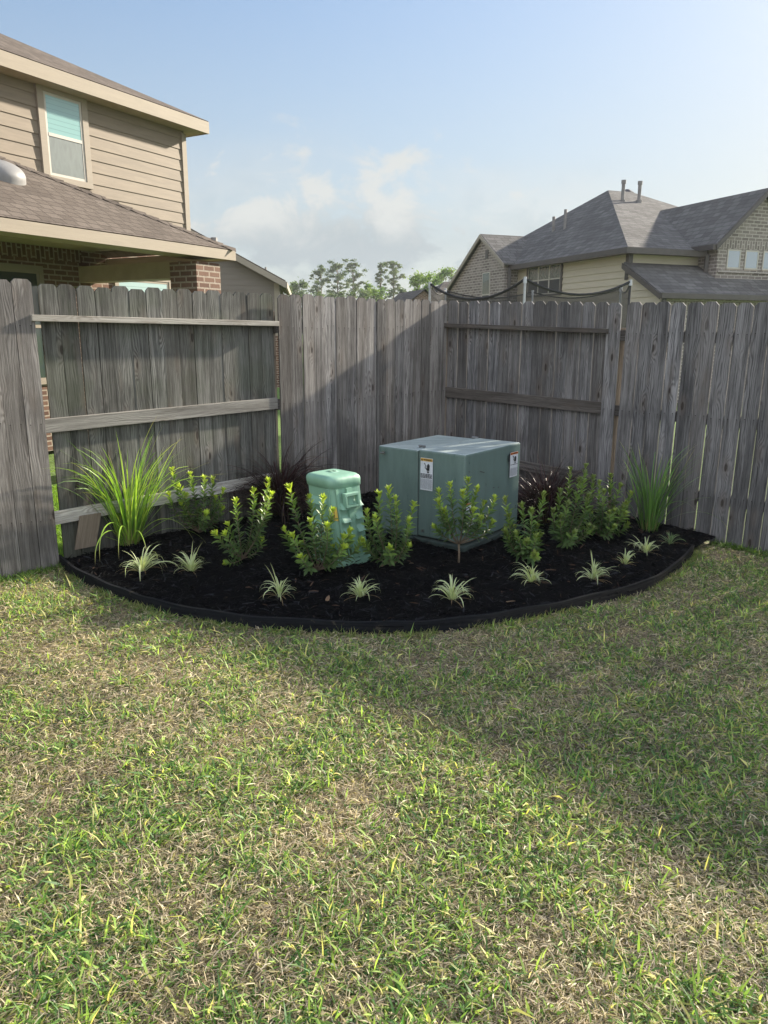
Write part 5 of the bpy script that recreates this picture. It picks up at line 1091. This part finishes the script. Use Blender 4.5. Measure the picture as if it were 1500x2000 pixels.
# ------------------------------------------------------------------ lawn blades
def lawn():
    R = np.random.default_rng(5)
    def pts(N, ymax=9.):
        y = R.uniform(1.15, ymax, N); wdt = .60*y+1.3; x = R.uniform(-1, 1, N)*wdt; return x, y
    def keep(x, y, m=.03):
        s_ = (x-K.x)*E1.x+(y-K.y)*E1.y; o = (x-K.x)*E2.x+(y-K.y)*E2.y; o2 = (x-K.x)*E1.x+(y-K.y)*E1.y
        return (~inside(x, y)) & (edist(x, y) > m) & (o > .0) & (o2 > .0)
    V_, C_, n = [], [], 0
    def add(x, y, L, W, azi, e1, e2, col, z0=-.004):
        N = len(x); c = np.stack([x, y, gzn(x, y)+z0+np.zeros(N)], 1); h = np.stack([np.cos(azi), np.sin(azi), np.zeros(N)], 1); s_ = np.stack([-np.sin(azi), np.cos(azi), np.zeros(N)], 1)*(W/2)[:, None]
        up_ = np.array([0, 0, 1.]); d1 = h*np.cos(e1)[:, None]+up_*np.sin(e1)[:, None]; d2 = h*np.cos(e2)[:, None]+up_*np.sin(e2)[:, None]
        m_ = c+d1*(L*.5)[:, None]; t_ = m_+d2*(L*.5)[:, None]; tw = R.normal(0, .5, N)[:, None]*np.linalg.norm(s_, axis=1)[:, None]*up_
        v = np.stack([c-s_*.7, c+s_*.7, m_-s_-tw, m_+s_+tw, t_], 1).reshape(-1, 3); V_.append(v); C_.append(np.repeat(col, 5, 0))
    def dens_keep(y, k): return R.random(len(y)) < np.clip(k, 0, 1)
    greenness = lambda x, y: .20*vnoise(x*.8+y*.6, y*.8-x*.6, 1.9, 1)+.30*vnoise(x*.5-y*.87, x*.87+y*.5, 4.3, 4)+.26*vnoise(x, y, 9.7, 6)+.24*vnoise(x*.9+y*.4, y*.9-x*.4, 21, 7)
    # straw thatch lying flat
    x, y = pts(600000); k = keep(x, y, .0) & dens_keep(y, np.clip(1.4-.10*y, .3, 1)); x, y = x[k], y[k]; N = len(x); g = R.random(N)[:, None]; tone = .55+.45*vnoise(x, y, 3, 8)[:, None]
    col = (np.array([.38, .30, .20])*(1-g)+np.array([.88, .78, .62])*g)*tone*R.uniform(.5, 1.15, (N, 1)); dk = R.random(N) < .25; col[dk] *= .45
    add(x, y, R.uniform(.02, .06, N), R.uniform(.0016, .0036, N)*(1+.10*y), R.uniform(0, 6.283, N), R.normal(.12, .22, N), R.normal(-.05, .25, N), col, z0=R.uniform(.001, .018, N))
    # living blades, gathered in runners and tufts
    Nt = 84000; tx, ty = pts(Nt); k = keep(tx, ty, .0); tx, ty = tx[k], ty[k]; gg = greenness(tx, ty); k = R.random(len(tx)) < np.clip((gg-.335)*5.2, .25, 1); tx, ty, gg = tx[k], ty[k], gg[k]; per = 8
    x = np.repeat(tx, per)+R.normal(0, .017, len(tx)*per); y = np.repeat(ty, per)+R.normal(0, .017, len(tx)*per); G = np.repeat(gg, per); k = keep(x, y, .004) & dens_keep(y, 1.2-.07*y); x, y, G = x[k], y[k], G[k]; N = len(x)
    g = R.random((N, 1)); col = np.array([.065, .185, .045])*(1-g)+np.array([.46, .62, .17])*g**1.2; bl = R.random(N) < .22; col[bl] = np.array([.11, .21, .08]); ye = R.random(N) < .12; col[ye] = np.array([.58, .56, .22]); col *= R.uniform(.65, 1.25, (N, 1))
    tall = (1+.8*(R.random(N) < .05))*(.75+.6*np.clip((G-.38)*3, 0, .7)); L = R.uniform(.022, .076, N)*tall; e1 = R.normal(.46, .38, N); add(x, y, L, R.uniform(.0036, .0078, N)*(1+.03*y), R.uniform(0, 6.283, N), e1, e1-R.uniform(.1, 1.0, N), col)
    # dry culms standing among the green
    x, y = pts(85000); k = keep(x, y, .0) & dens_keep(y, 1.2-.08*y); x, y = x[k], y[k]; N = len(x); g = R.random((N, 1)); col = (np.array([.50, .42, .27])*(1-g)+np.array([.90, .80, .58])*g)*R.uniform(.55, 1.1, (N, 1)); e1 = R.normal(.35, .3, N)
    add(x, y, R.uniform(.018, .055, N), R.uniform(.0018, .0038, N)*(1+.08*y), R.uniform(0, 6.283, N), e1, e1-R.uniform(0, .8, N), col, z0=R.uniform(.0, .022, N))
    # scattered taller leaves standing out
    x, y = pts(6000); k = keep(x, y); x, y = x[k], y[k]; N = len(x); col = np.array([.32, .48, .12])*R.uniform(.6, 1.3, (N, 1)); e1 = R.normal(.8, .3, N); add(x, y, R.uniform(.05, .095, N), R.uniform(.004, .008, N), R.uniform(0, 6.283, N), e1, e1-R.uniform(.1, .8, N), col)
    # longer tufts along the edging and the foot of the fence
    ei = R.integers(0, len(EA)-1, 5200); f = R.random((5200, 1)); P = EA[ei]*(1-f)+EA[ei+1]*f; T_ = EA[ei+1]-EA[ei]; T_ /= np.linalg.norm(T_, axis=1)[:, None]; P = P+np.stack([T_[:, 1], -T_[:, 0]], 1)*np.abs(R.normal(0, .035, (5200, 1))+.012)
    x, y = P[:, 0], P[:, 1]; k = ~inside(x, y) & (vnoise(x, y, 6, 9) > .35); x, y = x[k], y[k]; N = len(x); g = R.random((N, 1)); col = np.array([.12, .22, .05])*(1-g)+np.array([.33, .33, .14])*g; e1 = R.normal(.9, .35, N); add(x, y, R.uniform(.03, .085, N), R.uniform(.003, .006, N), R.uniform(0, 6.283, N), e1, e1-R.uniform(.2, .9, N), col)
    for fn, s0, s1, nn in ((fl, sL-.02, 7.5, 2600), (fr, sR-.02, 6.0, 3600)):
        s_ = R.uniform(s0, s1, nn); o = .02+np.abs(R.normal(0, .05, nn)); b0 = (E1, E2) if fn is fl else (E2, E1); x = K.x+b0[0].x*s_+b0[1].x*o; y = K.y+b0[0].y*s_+b0[1].y*o; k = ~inside(x, y); x, y = x[k], y[k]; N = len(x); col = np.array([.14, .24, .055])*R.uniform(.5, 1.4, (N, 1)); e1 = R.normal(.95, .3, N); add(x, y, R.uniform(.04, .11, N), R.uniform(.003, .007, N), R.uniform(0, 6.283, N), e1, e1-R.uniform(.2, .9, N), col)
    # thicker turf seen through the slits and the gap behind the left fence
    s_ = R.uniform(3.2, 8.5, 60000); o = -R.uniform(.12, 3.2, 60000); x = K.x+E1.x*s_+E2.x*o; y = K.y+E1.y*s_+E2.y*o; N = len(x); col = np.array([.20, .34, .05])*R.uniform(.6, 1.4, (N, 1)); e1 = R.normal(.9, .3, N); add(x, y, R.uniform(.04, .09, N), R.uniform(.005, .009, N), R.uniform(0, 6.283, N), e1, e1-R.uniform(.2, .9, N), col)
    v = np.concatenate(V_); c = np.concatenate(C_); N = len(v)//5; b = np.arange(N)[:, None]*5
    o = np_mesh('lawn_grass', v, tris=b+np.array([2, 3, 4]), quads=b+np.array([0, 1, 3, 2]), mat=M['blade'], col=c); tag(o, 'patchy lawn of short green blades and dry straw in front of the bed', 'grass', kind='stuff'); print('blades', N)
lawn()

# ------------------------------------------------------------------ summer haze
mb = MB(); mb.box(V(-230, -40, -1.6), V(460, 0, 0), V(0, 260, 0), V(0, 0, 24))
hm = bpy.data.materials.new('haze_air'); hm.use_nodes = True; hm.node_tree.nodes.clear(); vo = hm.node_tree.nodes.new('ShaderNodeVolumePrincipled'); ho = hm.node_tree.nodes.new('ShaderNodeOutputMaterial')
vo.inputs['Color'].default_value = (.93, .96, 1, 1); vo.inputs['Density'].default_value = .0005; vo.inputs['Anisotropy'].default_value = .3; hm.node_tree.links.new(vo.outputs[0], ho.inputs['Volume'])
o = mb.build('haze', hm); tag(o, 'thin pale summer haze in the air', 'haze', kind='stuff'); sc.cycles.volume_bounces = 0
for o in bpy.data.objects:
    if '_org' in o: del o['_org']
